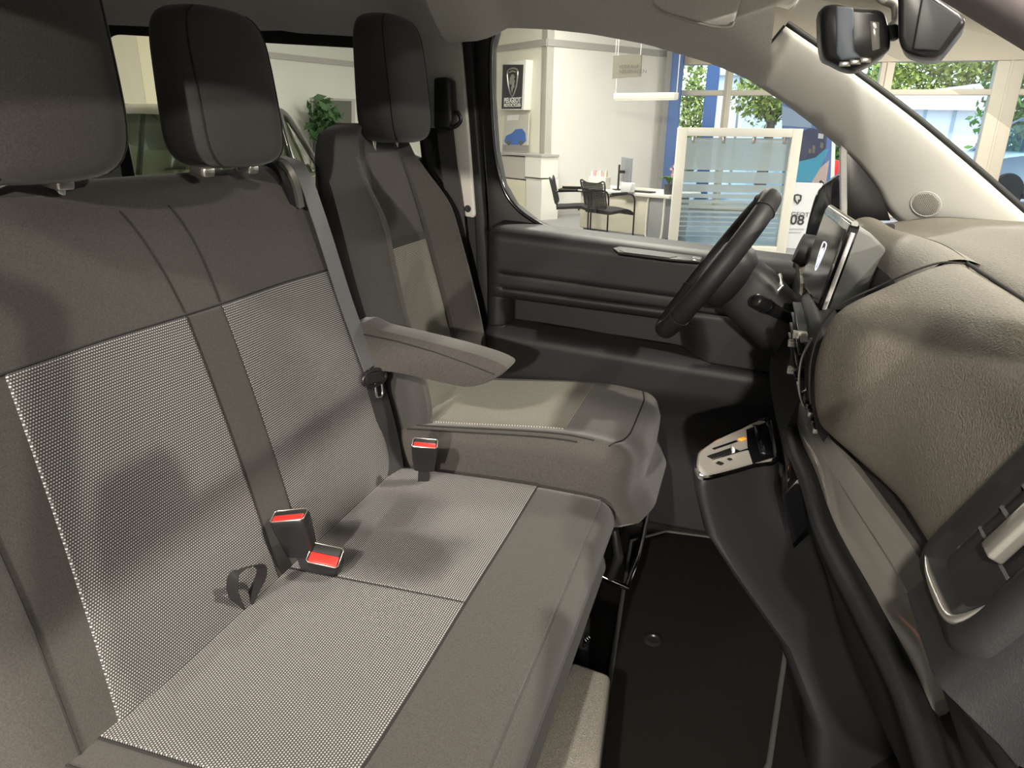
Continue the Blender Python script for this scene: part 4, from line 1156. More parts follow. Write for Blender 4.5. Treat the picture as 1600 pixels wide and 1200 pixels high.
# display wall: light box sign, poster, sideboard
def onL(x, y, off=0): return plane_px(x, y, C0+NL*off, NL)
sg = thing('emblem_sign', 'black sign with silver lion shield in a white box frame', 'sign')
q = [onL(x, y, .16) for x, y in ((783, 99), (822, 93), (818, 172), (781, 172))]
prism('sign_box', q, -NL*.16, WHITEP, sg, .01)
fq = [onL(x, y, .161) for x, y in ((786, 101), (818, 101), (815, 170), (784, 170))]
prism('sign_face', fq, NL*.006, INK, sg)
sc_ = onL(801, 128, .172); H = (onL(801, 104, .17)-onL(801, 150, .17)).length
SX = DL_*-1; SMx = frame(sc_, SX, (0, 0, 1))
shp = [(-.30, .38), (0, .46), (.30, .38), (.31, .10), (.20, -.25), (0, -.50), (-.20, -.25), (-.31, .10)]
tube('shield_outline', crom([SMx @ Vector((a*H, b*H, .002)) for a, b in shp], 3, closed=True), .016, SILV, sg, n=6, loop=True)
prism('shield_crown', [SMx @ Vector((a*H, b*H, .001)) for a, b in ((-.24, .34), (0, .40), (.24, .34), (.24, .30), (0, .34), (-.24, .30))], NL*.008, SILV, sg)
lion = [(-.14, .16), (-.04, .26), (.08, .25), (.17, .14), (.12, .10), (.18, .0), (.13, -.06), (.15, -.18), (.06, -.24), (0, -.40), (-.06, -.22), (-.02, -.06), (-.12, -.10), (-.20, -.02), (-.16, .06)]
prism('lion_head', [SMx @ Vector((a*H, b*H, .001)) for a, b in lion], NL*.010, SILV, sg, smooth=False)
text('sign_text', 'PEUGEOT', .118, WHT, sg, frame(onL(800.5, 157, .172), SX, (0, 0, 1)), .003, bold=.003)
text('sign_subtext', 'MOTOCYCLES', .078, WHT, sg, frame(onL(800, 164.5, .172), SX, (0, 0, 1)), .003, bold=.002)
ps = thing('picture_board', 'upright picture board of a blue car standing on the sideboard', 'picture')
pq = [onL(x, y, .05) for x, y in ((790, 181), (828, 178), (825, 238), (785, 237))]
prism('board', pq, NL*.02, mat('poster_sand', (.62, .60, .55), .6), ps)
carp = [(788, 220), (791, 212), (800, 208), (806, 202), (816, 201), (821, 208), (822, 220), (816, 226), (800, 226), (790, 224)]
prism('printed_car', [onL(x, y, .072) for x, y in carp], NL*.004, mat('print_blue', (.08, .18, .55), .5), ps, smooth=False)
prism('printed_road', [onL(x, y, .071) for x, y in ((786, 226), (826, 227), (825, 237), (785.5, 236))], NL*.003, mat('print_road', (.33, .32, .31), .6), ps, smooth=False)
prism('printed_label', [onL(x, y, .075) for x, y in ((793, 180), (811, 179), (810, 188), (792, 189))], NL*.004, WHT, ps, smooth=False)
for k in (795, 814):
    prism('printed_wheel', [onL(k+3.2*math.cos(a), 223+4*math.sin(a), .077) for a in [2*math.pi*j/12 for j in range(12)]], NL*.002, INKL, ps)
sb_ = thing('sideboard', 'white and grey sideboard under the emblem sign', 'cabinet')
def sbx(nm, x0, x1, y0, y1, o0, o1, m):
    a = onL(x0, y1, o1); b = onL(x1, y1, o1); z1 = onL((x0+x1)/2, y0, o1).z; z0 = onL((x0+x1)/2, y1, o1).z
    ta_ = (a-C0).dot(DL_); tb = (b-C0).dot(DL_)
    P = [C0+DL_*ta_+NL*o0, C0+DL_*tb+NL*o0, C0+DL_*tb+NL*o1, C0+DL_*ta_+NL*o1]
    return prism(nm, [Vector((p.x, p.y, z0)) for p in P], (0, 0, z1-z0), m, sb_, smooth=False)
sbx('top_board', 772, 846, 240, 243, .03, .42, GREYB)
sbx('drawer_front', 772, 819, 244, 277, .03, .38, mat('cab_grey', (.52, .50, .46), .6))
sbx('end_unit', 820, 845, 244, 277, .03, .40, DESKW)
sbx('plinth_line', 772, 845, 277.5, 279, .03, .40, GREYB)
sbx('cabinet_door', 772, 820, 279.5, 345, .03, .38, CREAM)
sbx('cabinet_end', 821, 845, 279.5, 345, .03, .40, DESKW)

# hanging sign and pendant lamp
hs = thing('hanging_sign', 'small grey hanging sign with two faint lines of text', 'sign')
HY = 11.0
prism('sign_plate', [py(x, y, HY) for x, y in ((958.5, 87), (1002, 84), (1000, 119.5), (956.5, 122.5))], (.01, .03, 0), SIGNG, hs, smooth=False)
hx = (py(1000, 110, HY)-py(960, 110, HY)); hx.z = 0
Mh = frame(py(967, 104.5, HY-.004), hx, (0, 0, 1)); text('sign_line', 'VERKAUF', .070, INKL, hs, Mh, .001, 'LEFT')
Mh = frame(py(967, 112.3, HY-.004), hx, (0, 0, 1)); text('sign_line', 'NEUWAGEN', .070, INKL, hs, Mh, .001, 'LEFT')
for x in (962, 1001):
    p = py(x, 86, HY); tube('wire', [p, Vector((p.x, p.y, CZ))], .006, WHT, hs, n=5)
pl_ = thing('pendant_lamp', 'long white pendant light bar hanging in front of the office wall', 'lamp')
a = py(962, 151, 11.2); b = py(1057, 150, 10.6)
d = (b-a); Ml = frame((a+b)/2, d, (0, 0, 1)); L2 = d.length/2
box('light_bar', (-L2, -.045, -.05), (L2, .045, .05), DESKW, pl_, .01, 2, M=Ml)
box('diffuser', (-L2+.02, -.05, -.04), (L2-.02, -.044, .04), mat('lamp_diffuser', (1, .95, .85), .5, emit=(1, .93, .8), estr=.5), pl_, M=Ml)
for p in (a, b): tube('wire', [p, Vector((p.x, p.y, CZ))], .006, WHT, pl_, n=5)

# desk
def onG(x, y, z=GZ0): return pz(x, y, z)
DA = onG(905, 361); DB = onG(1034, 378); DDr = (DB-DA).normalized(); DNn = Vector((DDr.y, -DDr.x, 0)); dl = (DB-DA).length; DZ = py(1035, 304, DB.y).z
DM = frame((DA.x, DA.y, GZ0), DDr, (-DDr.y, DDr.x, 0)); dh = DZ-GZ0
dk_ = thing('office_desk', 'beige fronted office desk with white top and grey rounded end', 'desk')
box('front_panel', (0, 0, .06), (dl-.26, .04, dh-.05), mat('desk_front', (.66, .62, .52), .6), dk_, .01, 2, M=DM)
box('desk_top', (-.08, -.06, dh-.05), (dl+.10, .80, dh), DESKW, dk_, .008, 2, M=DM)
box('end_panel', (dl-.26, -.01, .02), (dl-.02, .70, dh-.05), DESKG, dk_, .02, 2, M=DM)
uo = [(dl-.265, dh-.05), (dl-.27, .12), (dl-.24, .03), (dl-.14, .015), (dl-.04, .03), (dl-.005, .12), (dl, dh-.05)]
tube('end_outline', crom([DM @ Vector((x, -.018, z)) for x, z in uo], 4), .016, DESKW, dk_, n=6)
box('far_leg', (.02, .06, 0), (.08, .70, dh-.05), DESKG, dk_, .01, 2, M=DM)
def dpt(u, v, z=0): return DM @ Vector((u, v, dh+z))
# monitor (side view)
mo_ = thing('monitor', 'thin dark computer monitor seen from its side on the desk', 'monitor')
pm = py(972, 283, 10.75); pm.z = DZ
Mm = frame((pm.x, pm.y, DZ), (.92, .38, 0), (-.38, .92, 0))
box('monitor_base', (-.12, -.10, 0), (.10, .10, .015), BLKT, mo_, .004, 2, M=Mm)
box('monitor_stand', (-.065, -.03, .012), (-.045, .03, .36), BLKT, mo_, .004, 2, M=Mm)
box('monitor_arm', (-.05, -.02, .24), (.03, .02, .28), BLKT, mo_, .004, 2, M=Mm)
box('monitor_panel', (.03, -.28, .11), (.075, .28, .46), mat('monitor_back', (.25, .27, .30), .4), mo_, .008, 2, M=Mm)
# brochure holder
bh = thing('brochure_holder', 'white brochure holder with small flyers on the desk', 'holder')
pb_ = py(935, 283, 10.9); Mb = frame((pb_.x, pb_.y, DZ), DDr, (-DDr.y, DDr.x, 0))
box('holder_box', (-.16, -.04, .0), (.16, .10, .17), DESKW, bh, .006, 2, M=Mb)
for k in range(6):
    box('flyer', (-.15+.05*k, .0, .10), (-.108+.05*k, .03, .24+.02*(k % 2)), (WHT, PINK, CREAM)[k % 3], bh, M=Mb)
pp = py(981, 287, 10.42)
tag(box('paper_stack', (-.09, -.05, 0), (.09, .06, .13), WHT, None, .01, 2, M=frame((pp.x, pp.y, DZ), DDr, (-DDr.y, DDr.x, 0))), 'white paper box beside the monitor on the desk', 'paper box')
kb = py(1003, 288, 10.5)
tag(box('keyboard', (-.20, -.07, 0), (.20, .07, .02), BLKT, None, .005, 2, M=frame((kb.x, kb.y, DZ), DDr, (-DDr.y, DDr.x, 0))), 'dark flat keyboard lying on the white desk top', 'keyboard')
# orchid pot
po_ = py(1044, 300, DB.y+.05)
pt = thing('potted_orchid', 'pink orchid in a dark pot at the desk corner', 'plant')
MP = Matrix.Translation((po_.x, po_.y, DZ))
lathe('pot', [(0, 0), (.055, 0), (.07, .13), (.075, .14), (.06, .13), (0, .12)], mat('pot_dark', (.10, .10, .11), .5), pt, n=16, M=MP)
rnd = random.Random(3)
for k in range(9):
    a = rnd.random()*6.28; L = .10+.08*rnd.random(); z = .14
    d = Vector((math.cos(a), math.sin(a), 0)); s = Vector((-d.y, d.x, 0))
    ps_ = [Vector((0, 0, z)), d*L*.5+Vector((0, 0, z+.10)), d*L+Vector((0, 0, z+.07))]
    rows = [[MP @ (p-s*w), MP @ (p+Vector((0, 0, -.008))), MP @ (p+s*w)] for p, w in zip(crom(ps_, 4), [.006, .016, .024, .03, .03, .026, .018, .010, .003])]
    loft('leaf', rows, LEAF2 if k % 2 else LEAF, pt, closed=False, cap=False)
for k in range(5):
    c = MP @ Vector((.03*rnd.uniform(-1, 1)+.03, .03*rnd.uniform(-1, 1), .24+.035*k))
    V = [c]+[c+Vector((.028*math.cos(a)*(1 if j % 2 else .5), -.01, .028*math.sin(a)*(1 if j % 2 else .5))) for j, a in enumerate([2*math.pi*j/10 for j in range(10)])]
    mk('flower', V+[v+Vector((0, .012, 0)) for v in V[:1]], [(0, j+1, (j+1) % 10+1) for j in range(10)]+[(11, (j+1) % 10+1, j+1) for j in range(10)], PINK, pt, smooth=False)

# visitor chairs
def visitor_chair(label, loc, rz):
    c = thing('visitor_chair', label, 'chair', 'black mesh cantilever visitor chairs', loc, rz)
    for s in (-1, 1):
        y = s*.26
        tube('side_frame', crom([(-.23, y, .66), (-.05, y, .67), (.14, y, .67), (.21, y, .63), (.235, y, .55), (.24, y, .30), (.24, y, .06), (.22, y, .018), (.15, y, .013), (-.10, y, .013), (-.24, y, .013)], 4), .012, BLKT, c, n=8)
        box('arm_pad', (-.20, y-.022, .675), (.08, y+.022, .70), BLK, c, .008)
    tube('floor_bar', [(-.24, -.26, .013), (-.24, .26, .013)], .012, BLKT, c, n=8)
    tube('seat_bar', [(.10, -.26, .42), (.10, .26, .42)], .012, BLKT, c, n=8)
    V = []
    rows = []
    for i in range(9):
        x = lerp(-.22, .25, i/8); zc = .445+.02*sst(-.22, .1, x)-.05*sst(.15, .25, x)
        rows.append([Vector((x, lerp(-.235, .235, j/10), zc+.018*math.cos((j/10-.5)*2.6))) for j in range(11)]+[Vector((x, lerp(.235, -.235, j/10), zc-.035)) for j in range(11)])
    loft('seat', rows, BLK, c, angle=60)
    bx_ = lambda z: -.22-.09*sst(.48, .86, z)-.02
    rim = [(-.20, .50), (-.215, .66), (-.235, .84), (-.12, .815), (0, .81), (.12, .815), (.235, .84), (.215, .66), (.20, .50), (0, .485)]
    tube('back_frame', crom([(bx_(z), y, z) for y, z in rim], 3, closed=True), .011, BLKT, c, n=8, loop=True)
    mv = []; mf = []
    for k in range(17):                                       # woven mesh strands
        z = .50+.019*k; w = lerp(.20, .225, k/16); b = len(mv)
        for (y, dz) in ((-w, 0), (w, 0), (w, .012), (-w, .012)): mv.append((bx_(z), y, z+dz))
        mf.append((b, b+1, b+2, b+3))
    for k in range(19):
        y = -.19+.021*k; b = len(mv)
        for (dy, z) in ((0, .49), (.013, .49), (.013, .82), (0, .82)): mv.append((bx_(z)+.002, y+dy, z))
        mf.append((b, b+1, b+2, b+3))
    mo = mk('back_mesh', mv, mf, BLK, c, smooth=False); mo['kind'] = 'stuff'
    so = mo.modifiers.new('solid', 'SOLIDIFY'); so.thickness = .003
    box('back_post', (-.25, -.02, .42), (-.225, .02, .52), BLKT, c, .004)
    return c
ca = onG(893, 372); cb_ = onG(958, 380)
visitor_chair('black mesh visitor chair seen from the side nearest the white wall', (ca.x-.02, ca.y+.12, GZ0), R(8))
visitor_chair('black mesh visitor chair with its back turned in front of the desk', (cb_.x-.10, cb_.y+.05, GZ0), R(54))
cd_ = onG(1300, 392); visitor_chair('black mesh visitor chair half hidden behind the standing sign', (cd_.x+.18, cd_.y+.75, GZ0), R(20))

# glass partition with frosted stripes
pa = thing('glass_partition', 'white framed glass partition with frosted horizontal stripes', 'partition')
PA = onG(1050, 392); PB = onG(1222, 396); pd = (PB-PA).normalized(); pw = (PB-PA).length
PM = frame((PA.x, PA.y, GZ0), pd, (0, 0, 1)); pn = Vector((pd.y, -pd.x, 0))
ph = py(1152, 200, (PA.y+PB.y)/2).z-GZ0
def pbox(nm, u0, u1, z0, z1, t0, t1, m): return box(nm, (u0, z0, t0), (u1, z1, t1), m, pa, .004 if t1-t0 > .02 else 0, 2, M=PM)
FRW = mat('partition_frame', (.80, .77, .70), .5)
pbox('frame_post', -.06, .055, 0, ph, -.05, .05, FRW); pbox('frame_post', pw-.09, pw+.03, 0, ph, -.05, .05, FRW)
pbox('frame_rail', .055, pw-.09, ph-.10, ph, -.05, .05, FRW); pbox('frame_rail', .055, pw-.09, 0.0, .09, -.05, .05, FRW)
pbox('glass_pane', .055, pw-.09, .09, ph-.16, -.004, .004, CLEARP)
for k in range(4):
    u = .14+(pw-.30)*k/3; pbox('glass_clamp', u-.02, u+.02, ph-.18, ph-.098, -.012, .012, SILV)
def pzz(y):
    r = plane_px(1140, y, PA, pn); return r.z-GZ0
gaps = [(215.5, 266), (268.5, 286), (288.5, 300.5), (303.5, 310), (313, 318), (321.5, 326), (330, 333.5), (338, 341), (346, 348.5), (353.5, 355.5), (361.5, 363), (369, 370)]
for (y0, y1) in gaps:
    pbox('frosted_band', .056, pw-.091, pzz(y1), pzz(y0), .005, .007, FROST)

# standing sign and large car poster
ss = thing('standing_sign', 'white standing sign with shield and number in front of poster', 'sign')
S0 = onG(1212, 386); S1 = onG(1284, 391); sd = (S1-S0).normalized(); SS = frame((S0.x, S0.y, GZ0), sd, (0, 0, 1)); sw = (S1-S0).length
shh = py(1245, 285, S0.y).z-GZ0
prism('sign_board', [SS @ Vector((x*sw, y*shh, 0)) for x, y in ((0, 0), (1.0, 0), (1.0, .22), (.93, .55), (.80, 1.0), (.10, 1.0), (0, .6))], SS.to_3x3() @ Vector((0, 0, -.04)), mat('sign_white', (.78, .80, .84), .5), ss, smooth=False)
def son(x, y, off=.004):
    n = SS.to_3x3() @ Vector((0, 0, 1)); return plane_px(x, y, S0+n*off, n)
shl = [(1239, 305), (1246, 303), (1253, 305), (1252, 313), (1246, 320), (1240, 313)]
nS = SS.to_3x3() @ Vector((0, 0, 1))
prism('shield', [son(x, y) for x, y in shl], nS*.006, INK, ss, smooth=False)
prism('shield_lion', [son(x, y, .011) for x, y in ((1243, 306), (1249, 306), (1250, 311), (1247, 312), (1246, 317), (1243, 311))], nS*.002, SILV, ss, smooth=False)
text('sign_text', 'PEUGEOT', .085, INKL, ss, frame(son(1241, 335, .006), sd, (0, 0, 1)), .001)
text('sign_number', '408', .18, INK, ss, frame(son(1240, 344, .006), sd, (0, 0, 1)), .001, bold=.004)
for k, y in enumerate((357, 362)):
    prism('sign_line', [son(x, yy, .005) for x, yy in ((1228, y), (1256-4*k, y), (1256-4*k, y+1.6), (1228, y+1.6))], nS*.002, mat('print_pale', (.55, .56, .6), .6), ss, smooth=False)
bp_t = thing('car_poster', 'tall blue and teal car poster standing by the shop windows', 'poster')
BY = 11.6
prism('poster_board', [py(x, y, BY) for x, y in ((1222, 120), (1306, 120), (1302, 330), (1222, 330))], (0, .06, 0), BLUE, bp_t, smooth=False)
prism('poster_edge', [py(x, y, BY-.01) for x, y in ((1303, 120), (1309, 120), (1302, 330), (1296, 330))], (0, .08, 0), mat('poster_white', (.75, .85, .85), .5), bp_t, smooth=False)
prism('poster_band', [py(x, y, BY-.004) for x, y in ((1222, 165), (1268, 182), (1268, 200), (1222, 196))], (0, .003, 0), mat('poster_slate', (.25, .34, .50), .6), bp_t, smooth=False)
prism('poster_teal', [py(x, y, BY-.004) for x, y in ((1222, 245), (1285, 236), (1296, 232), (1280, 266), (1268, 284), (1222, 284))], (0, .003, 0), mat('poster_teal', (.06, .30, .48), .6), bp_t, smooth=False)
prism('poster_sand', [py(x, y, BY-.005) for x, y in ((1296, 250), (1290, 290), (1268, 285), (1282, 262))], (0, .003, 0), mat('poster_rose', (.48, .38, .38), .6), bp_t, smooth=False)
prism('printed_car', [py(x, y, BY-.008) for x, y in ((1240, 250), (1252, 206), (1266, 200), (1284, 203), (1292, 213), (1290, 232), (1274, 246), (1250, 252))], (0, .003, 0), mat('poster_navy', (.02, .03, .09), .4), bp_t, smooth=False)
for k, (x, y, w, h) in enumerate(((1279, 208, 8, 9), (1270, 226, 4, 14), (1282, 222, 5, 10), (1264, 232, 4, 8))):
    prism('printed_glint', [py(x+a_, y+b_, BY-.010) for a_, b_ in ((0, 0), (w, 2), (w-1, h), (-1, h-1))], (0, .002, 0), mat('poster_glint', (.45, .48, .52), .4) if k == 0 else INKL, bp_t, smooth=False)

# glazed front wall
GY = 15.0
win = thing('window_4', 'beige framed shop window front with transom panes', None); struct(win)
def gx(x, y=150): return py(x, y, GY).x
def gz(y, x=1300): return py(x, y, GY).z
XL, XR = gx(1036), 8.0
zT0, zT1, zU1 = gz(149), gz(140), gz(98)
box('lintel', (XL-.3, GY-.05, zU1), (XR, GY+.25, CZ), mat('lintel_beige', (.55, .50, .40), .7), win)
box('transom', (XL-.2, GY, zT0), (XR, GY+.14, zT1), BEIGE, win, .01)
box('sill', (XL-.2, GY, GZ0), (XR, GY+.16, GZ0+.12), BEIGE, win, .01)
mull = [gx(1040), gx(1139, 120), gx(1260), gx(1390, 90), gx(1562, 180), gx(1740, 180), 7.2]
wds = [.10, .14, .14, .22, .42, .3, .2]
for xm, wd in zip(mull, wds):
    box('mullion', (xm-wd/2, GY-.02, GZ0), (xm+wd/2, GY+.18, CZ), BEIGE, win, .01)
    box('mullion_rib', (xm-.02, GY-.045, GZ0), (xm+.02, GY-.02, zU1), BEIGE, win, .005)
for (xa, wa), (xb, wb) in zip(zip(mull, wds), zip(mull[1:], wds[1:])):
    box('pane', (xa+wa/2, GY+.06, GZ0+.12), (xb-wb/2, GY+.07, zT0), SGLASS, win)
    box('pane', (xa+wa/2, GY+.06, zT1), (xb-wb/2, GY+.07, zU1), SGLASS, win)
# blue columns by the windows
for x0, x1, Y, lab in ((1043, 1060, 14.6, 'blue painted column beside the end of the office wall'), (1098, 1117, 16.2, 'blue painted column just outside the shop window')):
    a_ = py(x0, 180, Y).x; b_ = py(x1, 180, Y).x
    co = thing('blue_column', lab, 'column', 'blue columns')
    box('shaft', (a_, Y, GZ0+.10), (b_, Y+.3, CZ), BLUE, co, .02); box('plinth', (a_-.03, Y-.03, GZ0), (b_+.03, Y+.33, GZ0+.10), DESKG, co, .01)
# grey door frame at the end of the office wall
E_ = C0+DR*2.98
struct(box('trim_5', (E_.x-.02, E_.y-.25, GZ0), (E_.x+.16, E_.y-.05, zT1+1.0), mat('grey_frame', (.33, .33, .33), .5)), 'grey frame post at the end of the office wall')

# ceiling slats near the windows
for k in range(9):
    s_ = box('ceiling_slat', (1.2, 4.0+.55*k, CZ-.12), (7.5, 4.12+.55*k, CZ-.002), mat('slat_wood', (.62, .52, .33), .6) if k == 0 else bpy.data.materials['slat_wood'], None)
    tag(s_, 'pale wooden ceiling slat above the window side of the showroom', 'ceiling slat', 'wooden ceiling slats'); s_['kind'] = 'structure'
# ------------------------------------------------------------------ behind the rear side window
WB0 = Vector((-8.1, 7.3, 0)); WBd = Vector((.25, .97, 0)).normalized(); WBn = Vector((.97, -.25, 0)).normalized()
wall('wall_rear_room', WB0, WB0+WBd*7.5, WBn, mat('sage_wall', (.66, .68, .62), .9), 'pale sage showroom wall seen through the rear side window', z1=CZ)
def onB(x, y, off=0): return plane_px(x, y, WB0+WBn*off, WBn)
za = onB(480, 97).z; zc = onB(480, 88).z
strip_on('trim_6', WB0, WB0+WBd*7.5, WBn, za, zc, GREYB, 'grey band on the sage wall')
dr = thing('door_2', 'dark framed doorway with a green plant in the sage wall', 'door'); struct(dr)
prism('door_frame', [onB(x, y, .03) for x, y in ((486, 152), (553, 155), (553, 420), (486, 420))], WBn*.03, GREYB, dr, smooth=False)
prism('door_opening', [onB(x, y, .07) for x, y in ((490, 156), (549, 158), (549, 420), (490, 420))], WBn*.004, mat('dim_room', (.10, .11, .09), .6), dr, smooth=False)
fp = onB(512, 260, .45)
fern = thing('potted_plant', 'dark green bushy potted plant in front of the doorway', 'plant')
lathe('pot', [(0, 0), (.16, 0), (.20, .40), (.18, .40), (0, .36)], DESKG, fern, n=16, M=Matrix.Translation((fp.x, fp.y, GZ0)))
tube('stem', [(fp.x, fp.y, GZ0+.36), (fp.x, fp.y, GZ0+1.2)], .02, BARK, fern, n=6)
def leaf_cloud(name, c, r, n, size, m, parent, seed, flat=1.0):
    rn = random.Random(seed); V = []; F = []
    for _ in range(n):
        while True:
            p = Vector((rn.uniform(-1, 1), rn.uniform(-1, 1), rn.uniform(-1, 1)))
            if p.length < 1: break
        p = p*(.55+.45*rn.random()); q = Vector(c)+Vector((p.x*r[0], p.y*r[1], p.z*r[2]))
        u = Vector((rn.uniform(-1, 1), rn.uniform(-1, 1), rn.uniform(-1, 1))).normalized(); w = u.cross(Vector((rn.uniform(-1, 1), rn.uniform(-1, 1), rn.uniform(-1, 1)))).normalized()
        s = size*rn.uniform(.6, 1.3); b = len(V)
        V += [q-u*s, q+w*s*.45+u*.1*s, q+u*s, q-w*s*.45+u*.1*s]; F.append((b, b+1, b+2, b+3))
    o = mk(name, V, F, m, parent, smooth=False); o['kind'] = 'stuff'; return o
leaf_cloud('foliage', (fp.x, fp.y, onB(505, 195, .3).z), (.32, .32, .45), 420, .10, mat('leaf_dark', (.04, .10, .03), .6), fern, 4)
# cream column
cc_ = thing('cream_column', 'tall cream column outside the rear side window', 'column')
q0 = pz(150, 420, GZ0); ang = ray(222, 120); ang.z = 0; ang.normalize(); base = ang*10.0; sdv = Vector((ang.y, -ang.x, 0))
prism('column_face', [Vector((p.x, p.y, GZ0)) for p in (base-sdv*1.1, base, base+Vector((-.25, .5, 0))-sdv*.0, base-sdv*1.1+Vector((-.25, .5, 0)))], (0, 0, CZ-GZ0), CREAM, cc_, smooth=False)
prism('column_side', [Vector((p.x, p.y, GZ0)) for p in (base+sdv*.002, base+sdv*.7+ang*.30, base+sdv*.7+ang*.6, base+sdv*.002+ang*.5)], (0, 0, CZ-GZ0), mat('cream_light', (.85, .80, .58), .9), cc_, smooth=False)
# ceiling light panel
pl2 = onB(545, 82, .9); 
clp = thing('ceiling_light', 'bright square ceiling light near the sage wall', 'lamp')
rr2 = ray(560, 80); pc = rr2*(CZ-.03)/rr2.z if rr2.z > 0 else Vector((-7, 10, CZ-.03))
pc = Vector((-5.6, 8.6, CZ-.03))
box('light_frame', (pc.x-.62, pc.y-.62, CZ-.06), (pc.x+.62, pc.y+.62, CZ), WHITEP, clp, .01)
box('diffuser', (pc.x-.55, pc.y-.55, CZ-.068), (pc.x+.55, pc.y+.55, CZ-.06), mat('panel_light', (1, 1, 1), .5, emit=(1, .97, .9), estr=4), clp)

# ------------------------------------------------------------------ cars
def car(name, label, paint, loc, rz, scale=1.0, roof_m=None, group=None):
    c = thing(name, label, 'car', group, loc, rz); c.scale = (scale,)*3
    # side outline of lower body (x forward, z up), rounded across the width
    prof_ = [(-2.15, .35), (-2.2, .75), (-2.08, .98), (-1.5, 1.02), (0, .98), (1.0, .98), (1.75, .88), (2.12, .70), (2.18, .42), (2.0, .25), (-2.0, .25)]
    pr_ = crom([(x, 0, z) for x, z in prof_], 3, closed=True); cx_, cz_ = 0, .6
    rings = []
    for (y, s) in ((-.90, .90), (-.93, .965), (-.90, 1), (-.5, 1.012), (0, 1.016), (.5, 1.012), (.90, 1), (.93, .965), (.90, .90)):
        rings.append([Vector((p.x*s, y, cz_+(p.z-cz_)*s)) for p in pr_])
    loft('body', rings, paint, c, angle=60)
    gh = [(-2.02, .96), (-1.55, 1.46), (-1.0, 1.60), (-.1, 1.62), (.35, 1.52), (1.05, .96)]
    gp = crom([(x, 0, z) for x, z in gh], 4)
    def grow(y, s, zs): return [Vector((-.45+(p.x+.45)*s, y, .96+(p.z-.96)*zs)) for p in gp]
    rf = [(p.x, p.z) for p in gp]
    GT = glass_mat('tinted_glass', (.80, .90, .78), .04) if 'tinted_glass' not in bpy.data.materials else bpy.data.materials['tinted_glass']
    loft('glasshouse', [grow(-.80, 1.0, .02), grow(-.66, .97, .96), grow(-.60, .965, .985), grow(.60, .965, .985), grow(.66, .97, .96), grow(.80, 1.0, .02)], GT, c, closed=False, cap=False, angle=60)
    roof = [p for p in gp if p.z > 1.5]
    loft('roof', [[Vector((p.x, y, p.z+dz)) for p in roof] for y, dz in ((-.66, -.03), (-.60, .006), (0, .02), (.60, .006), (.66, -.03))], roof_m or paint, c, closed=False, cap=False, angle=60)
    for s in (-1, 1):
        tube('roof_rail', [Vector((p.x, s*.675*(1-.0*abs(p.z))+s*(1.6-p.z)*.20, p.z-.015)) for p in gp], .035, roof_m or paint, c, n=8)
        for x0, x1 in ((-.55, -.50), (.0, .02)):
            tube('pillar', [(x1, s*.68, 1.57), (x0, s*.81, .97)], .04, roof_m or paint, c, n=8)
        box('door_mirror', (.62, s*.98-.09, 1.0), (.78, s*.98+.09, 1.14), roof_m or paint, c, .03)
        box('side_skirt', (-1.1, s*.90-.04, .22), (1.1, s*.90+.04, .34), RUB, c, .02)
        for x in (-1.35, 1.35):
            Mw = Matrix.Translation((x, s*.84, .33)) @ Matrix.Rotation(R(90), 4, 'X')
            w_ = lathe('tyre', [(.20, -.10), (.31, -.10), (.33, -.06), (.33, .06), (.31, .10), (.20, .10)], RUB, c, n=28, M=Mw)
            lathe('rim', [(0, -.09), (.10, -.09), (.19, -.07), (.21, -.06), (.21, .06), (.19, .07), (.10, .09), (0, .09)], SILV, w_, n=20, M=Mw)
        box('headlamp', (1.98, s*.62-.16, .62), (2.12, s*.62+.16, .74), CHR, c, .03)
        box('tail_lamp', (-2.18, s*.68-.14, .74), (-2.10, s*.68+.14, .90), REDP, c, .02)
    return c
dv = ray(335, 240); dv.z = 0; dv.normalize()
p1 = dv*8.2
car('showroom_car', 'dark olive car with arched roof seen through the rear side window', mat('olive_paint', (.10, .09, .06), .3, coat=.6), (p1.x, p1.y, GZ0), R(108), 1.02, mat('arch_dark', (.05, .05, .045), .3, coat=.5))
dv = ray(1600, 240); dv.z = 0; dv.normalize(); p2 = dv*19.5
car('parked_car', 'pale blue parked car outside the right shop window', mat('pale_blue_paint', (.35, .48, .60), .3, coat=.6), (p2.x+.5, p2.y, GZ0), R(200), 1.15, mat('dark_rim', (.08, .12, .16), .4))

# ------------------------------------------------------------------ outside
struct(box('floor_outside', (-20, 15.3, -1.62), (40, 70, -1.52), mat('asphalt', (.35, .35, .35), .9, noise=.1, nscale=2)), 'pale asphalt outside the showroom')
bd = thing('white_building', 'long white hall with grey joints beyond the car park', 'building')
OY = 27.0
xa_, xb_ = py(1330, 200, OY).x, py(1760, 200, OY).x
zr = py(1460, 158, OY).z; ze = py(1460, 170, OY).z
WB_ = mat('hall_white', (.86, .88, .90), .6)
box('hall_wall', (xa_, OY, GZ0), (xb_, OY+6, ze), WB_, bd)
rz_ = [(xa_-.3, ze), (xb_+.3, ze-.1), (xb_+.3, zr), ((xa_+xb_)/2, zr+.55), (xa_-.3, zr)]
prism('hall_roof', [(x, OY-.3, z) for x, z in rz_], (0, 6.6, 0), mat('hall_roof', (.9, .9, .9), .6), bd, smooth=False)
for k in range(9):
    x = lerp(xa_, xb_, (k+.5)/9); box('wall_joint', (x-.05, OY-.03, GZ0+.8), (x+.05, OY+.01, ze), mat('joint_grey', (.45, .55, .60), .6) if k == 0 else bpy.data.materials['joint_grey'], bd)
box('hall_base', (xa_, OY-.05, GZ0), (xb_, OY, GZ0+1.0), mat('hall_base', (.42, .47, .55), .7), bd)
w2 = thing('white_shed', 'bright white shed with blue edge behind the blue column', 'building')
xa2, xb2 = py(1110, 180, 22).x, py(1330, 180, 22).x
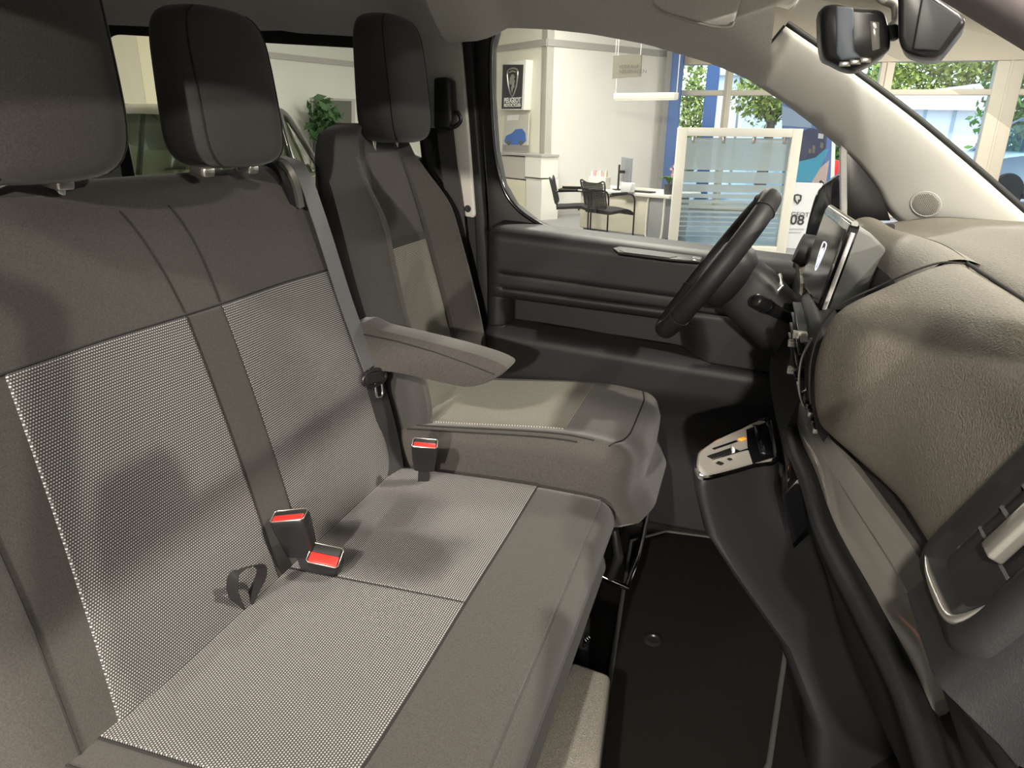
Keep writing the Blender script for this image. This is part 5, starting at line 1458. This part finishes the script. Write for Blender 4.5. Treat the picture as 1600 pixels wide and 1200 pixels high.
z2 = py(1160, 118, 22).z
box('shed_wall', (xa2, 22, GZ0), (xb2, 24, z2), WB_, w2); box('shed_roof', (xa2-.2, 21.8, z2), (xb2+.2, 24.2, z2+.15), WB_, w2, .02)
tube('shed_pipe', [(lerp(xa2, xb2, .2), 21.95, GZ0), (lerp(xa2, xb2, .2), 21.95, z2)], .03, DESKG, w2, n=6)
box('shed_door', (lerp(xa2, xb2, .24), 21.96, GZ0), (lerp(xa2, xb2, .75), 22, py(1160, 160, 22).z), mat('shed_door', (.72, .84, .92), .6), w2)
def tree(label, px, Y, rad, h, seed, m, n=1500, size=.22):
    p = py(px[0], px[1], Y); t = thing('tree', label, 'tree', 'trees outside the shop windows')
    tube('trunk', [(p.x, p.y, GZ0), (p.x+.1, p.y, p.z-.3)], [.16, .09], BARK, t, n=8)
    for k in range(4):
        a = k*1.7+seed; tube('branch', [(p.x+.08, p.y, p.z-rad[2]*.9), (p.x+rad[0]*.6*math.cos(a), p.y+rad[1]*.5*math.sin(a), p.z+rad[2]*.3)], [.06, .02], BARK, t, n=6)
    leaf_cloud('crown', p, rad, n, size, m, t, seed)
    return t
tree('yellow green tree between the two window rows left of the pillar', (1205, 150), 20.5, (1.1, .8, .8), 3, 11, LEAF2, 1600, .09)
tree('green tree hiding behind the mirror above the white hall', (1352, 118), 44, (2.8, 1.5, 2.2), 5, 12, LEAF, 2600, .14)
tree('broad green tree above the white hall roof', (1480, 112), 38, (4.5, 1.8, 2.4), 5, 13, LEAF2, 3600, .16)
tree('tall green tree at the right edge outside the windows', (1605, 150), 24, (1.4, 1.4, 2.6), 5, 14, LEAF, 2600, .11)
tree('low green tree seen right of the car poster', (1306, 225), 21, (.9, .8, 1.8), 4, 15, LEAF, 1800, .10)
tree('slim green tree seen beside the blue column', (1082, 180), 26, (.7, .7, 2.6), 4, 16, LEAF2, 1500, .10)
rp_ = py(1303, 268, 17)
ro = thing('red_canister', 'small red canister outside behind the car poster', 'canister')
lathe('canister_body', [(0, -1.0), (.09, -1.0), (.10, 0), (.10, .25), (.06, .33), (0, .34)], REDP, ro, n=16, M=Matrix.Translation((rp_.x, rp_.y, rp_.z-.1)))
lathe('canister_foot', [(0, GZ0-rp_.z+.1), (.14, GZ0-rp_.z+.1), (.12, -1.0), (0, -1.0)], DESKG, ro, n=12, M=Matrix.Translation((rp_.x, rp_.y, rp_.z-.1)))
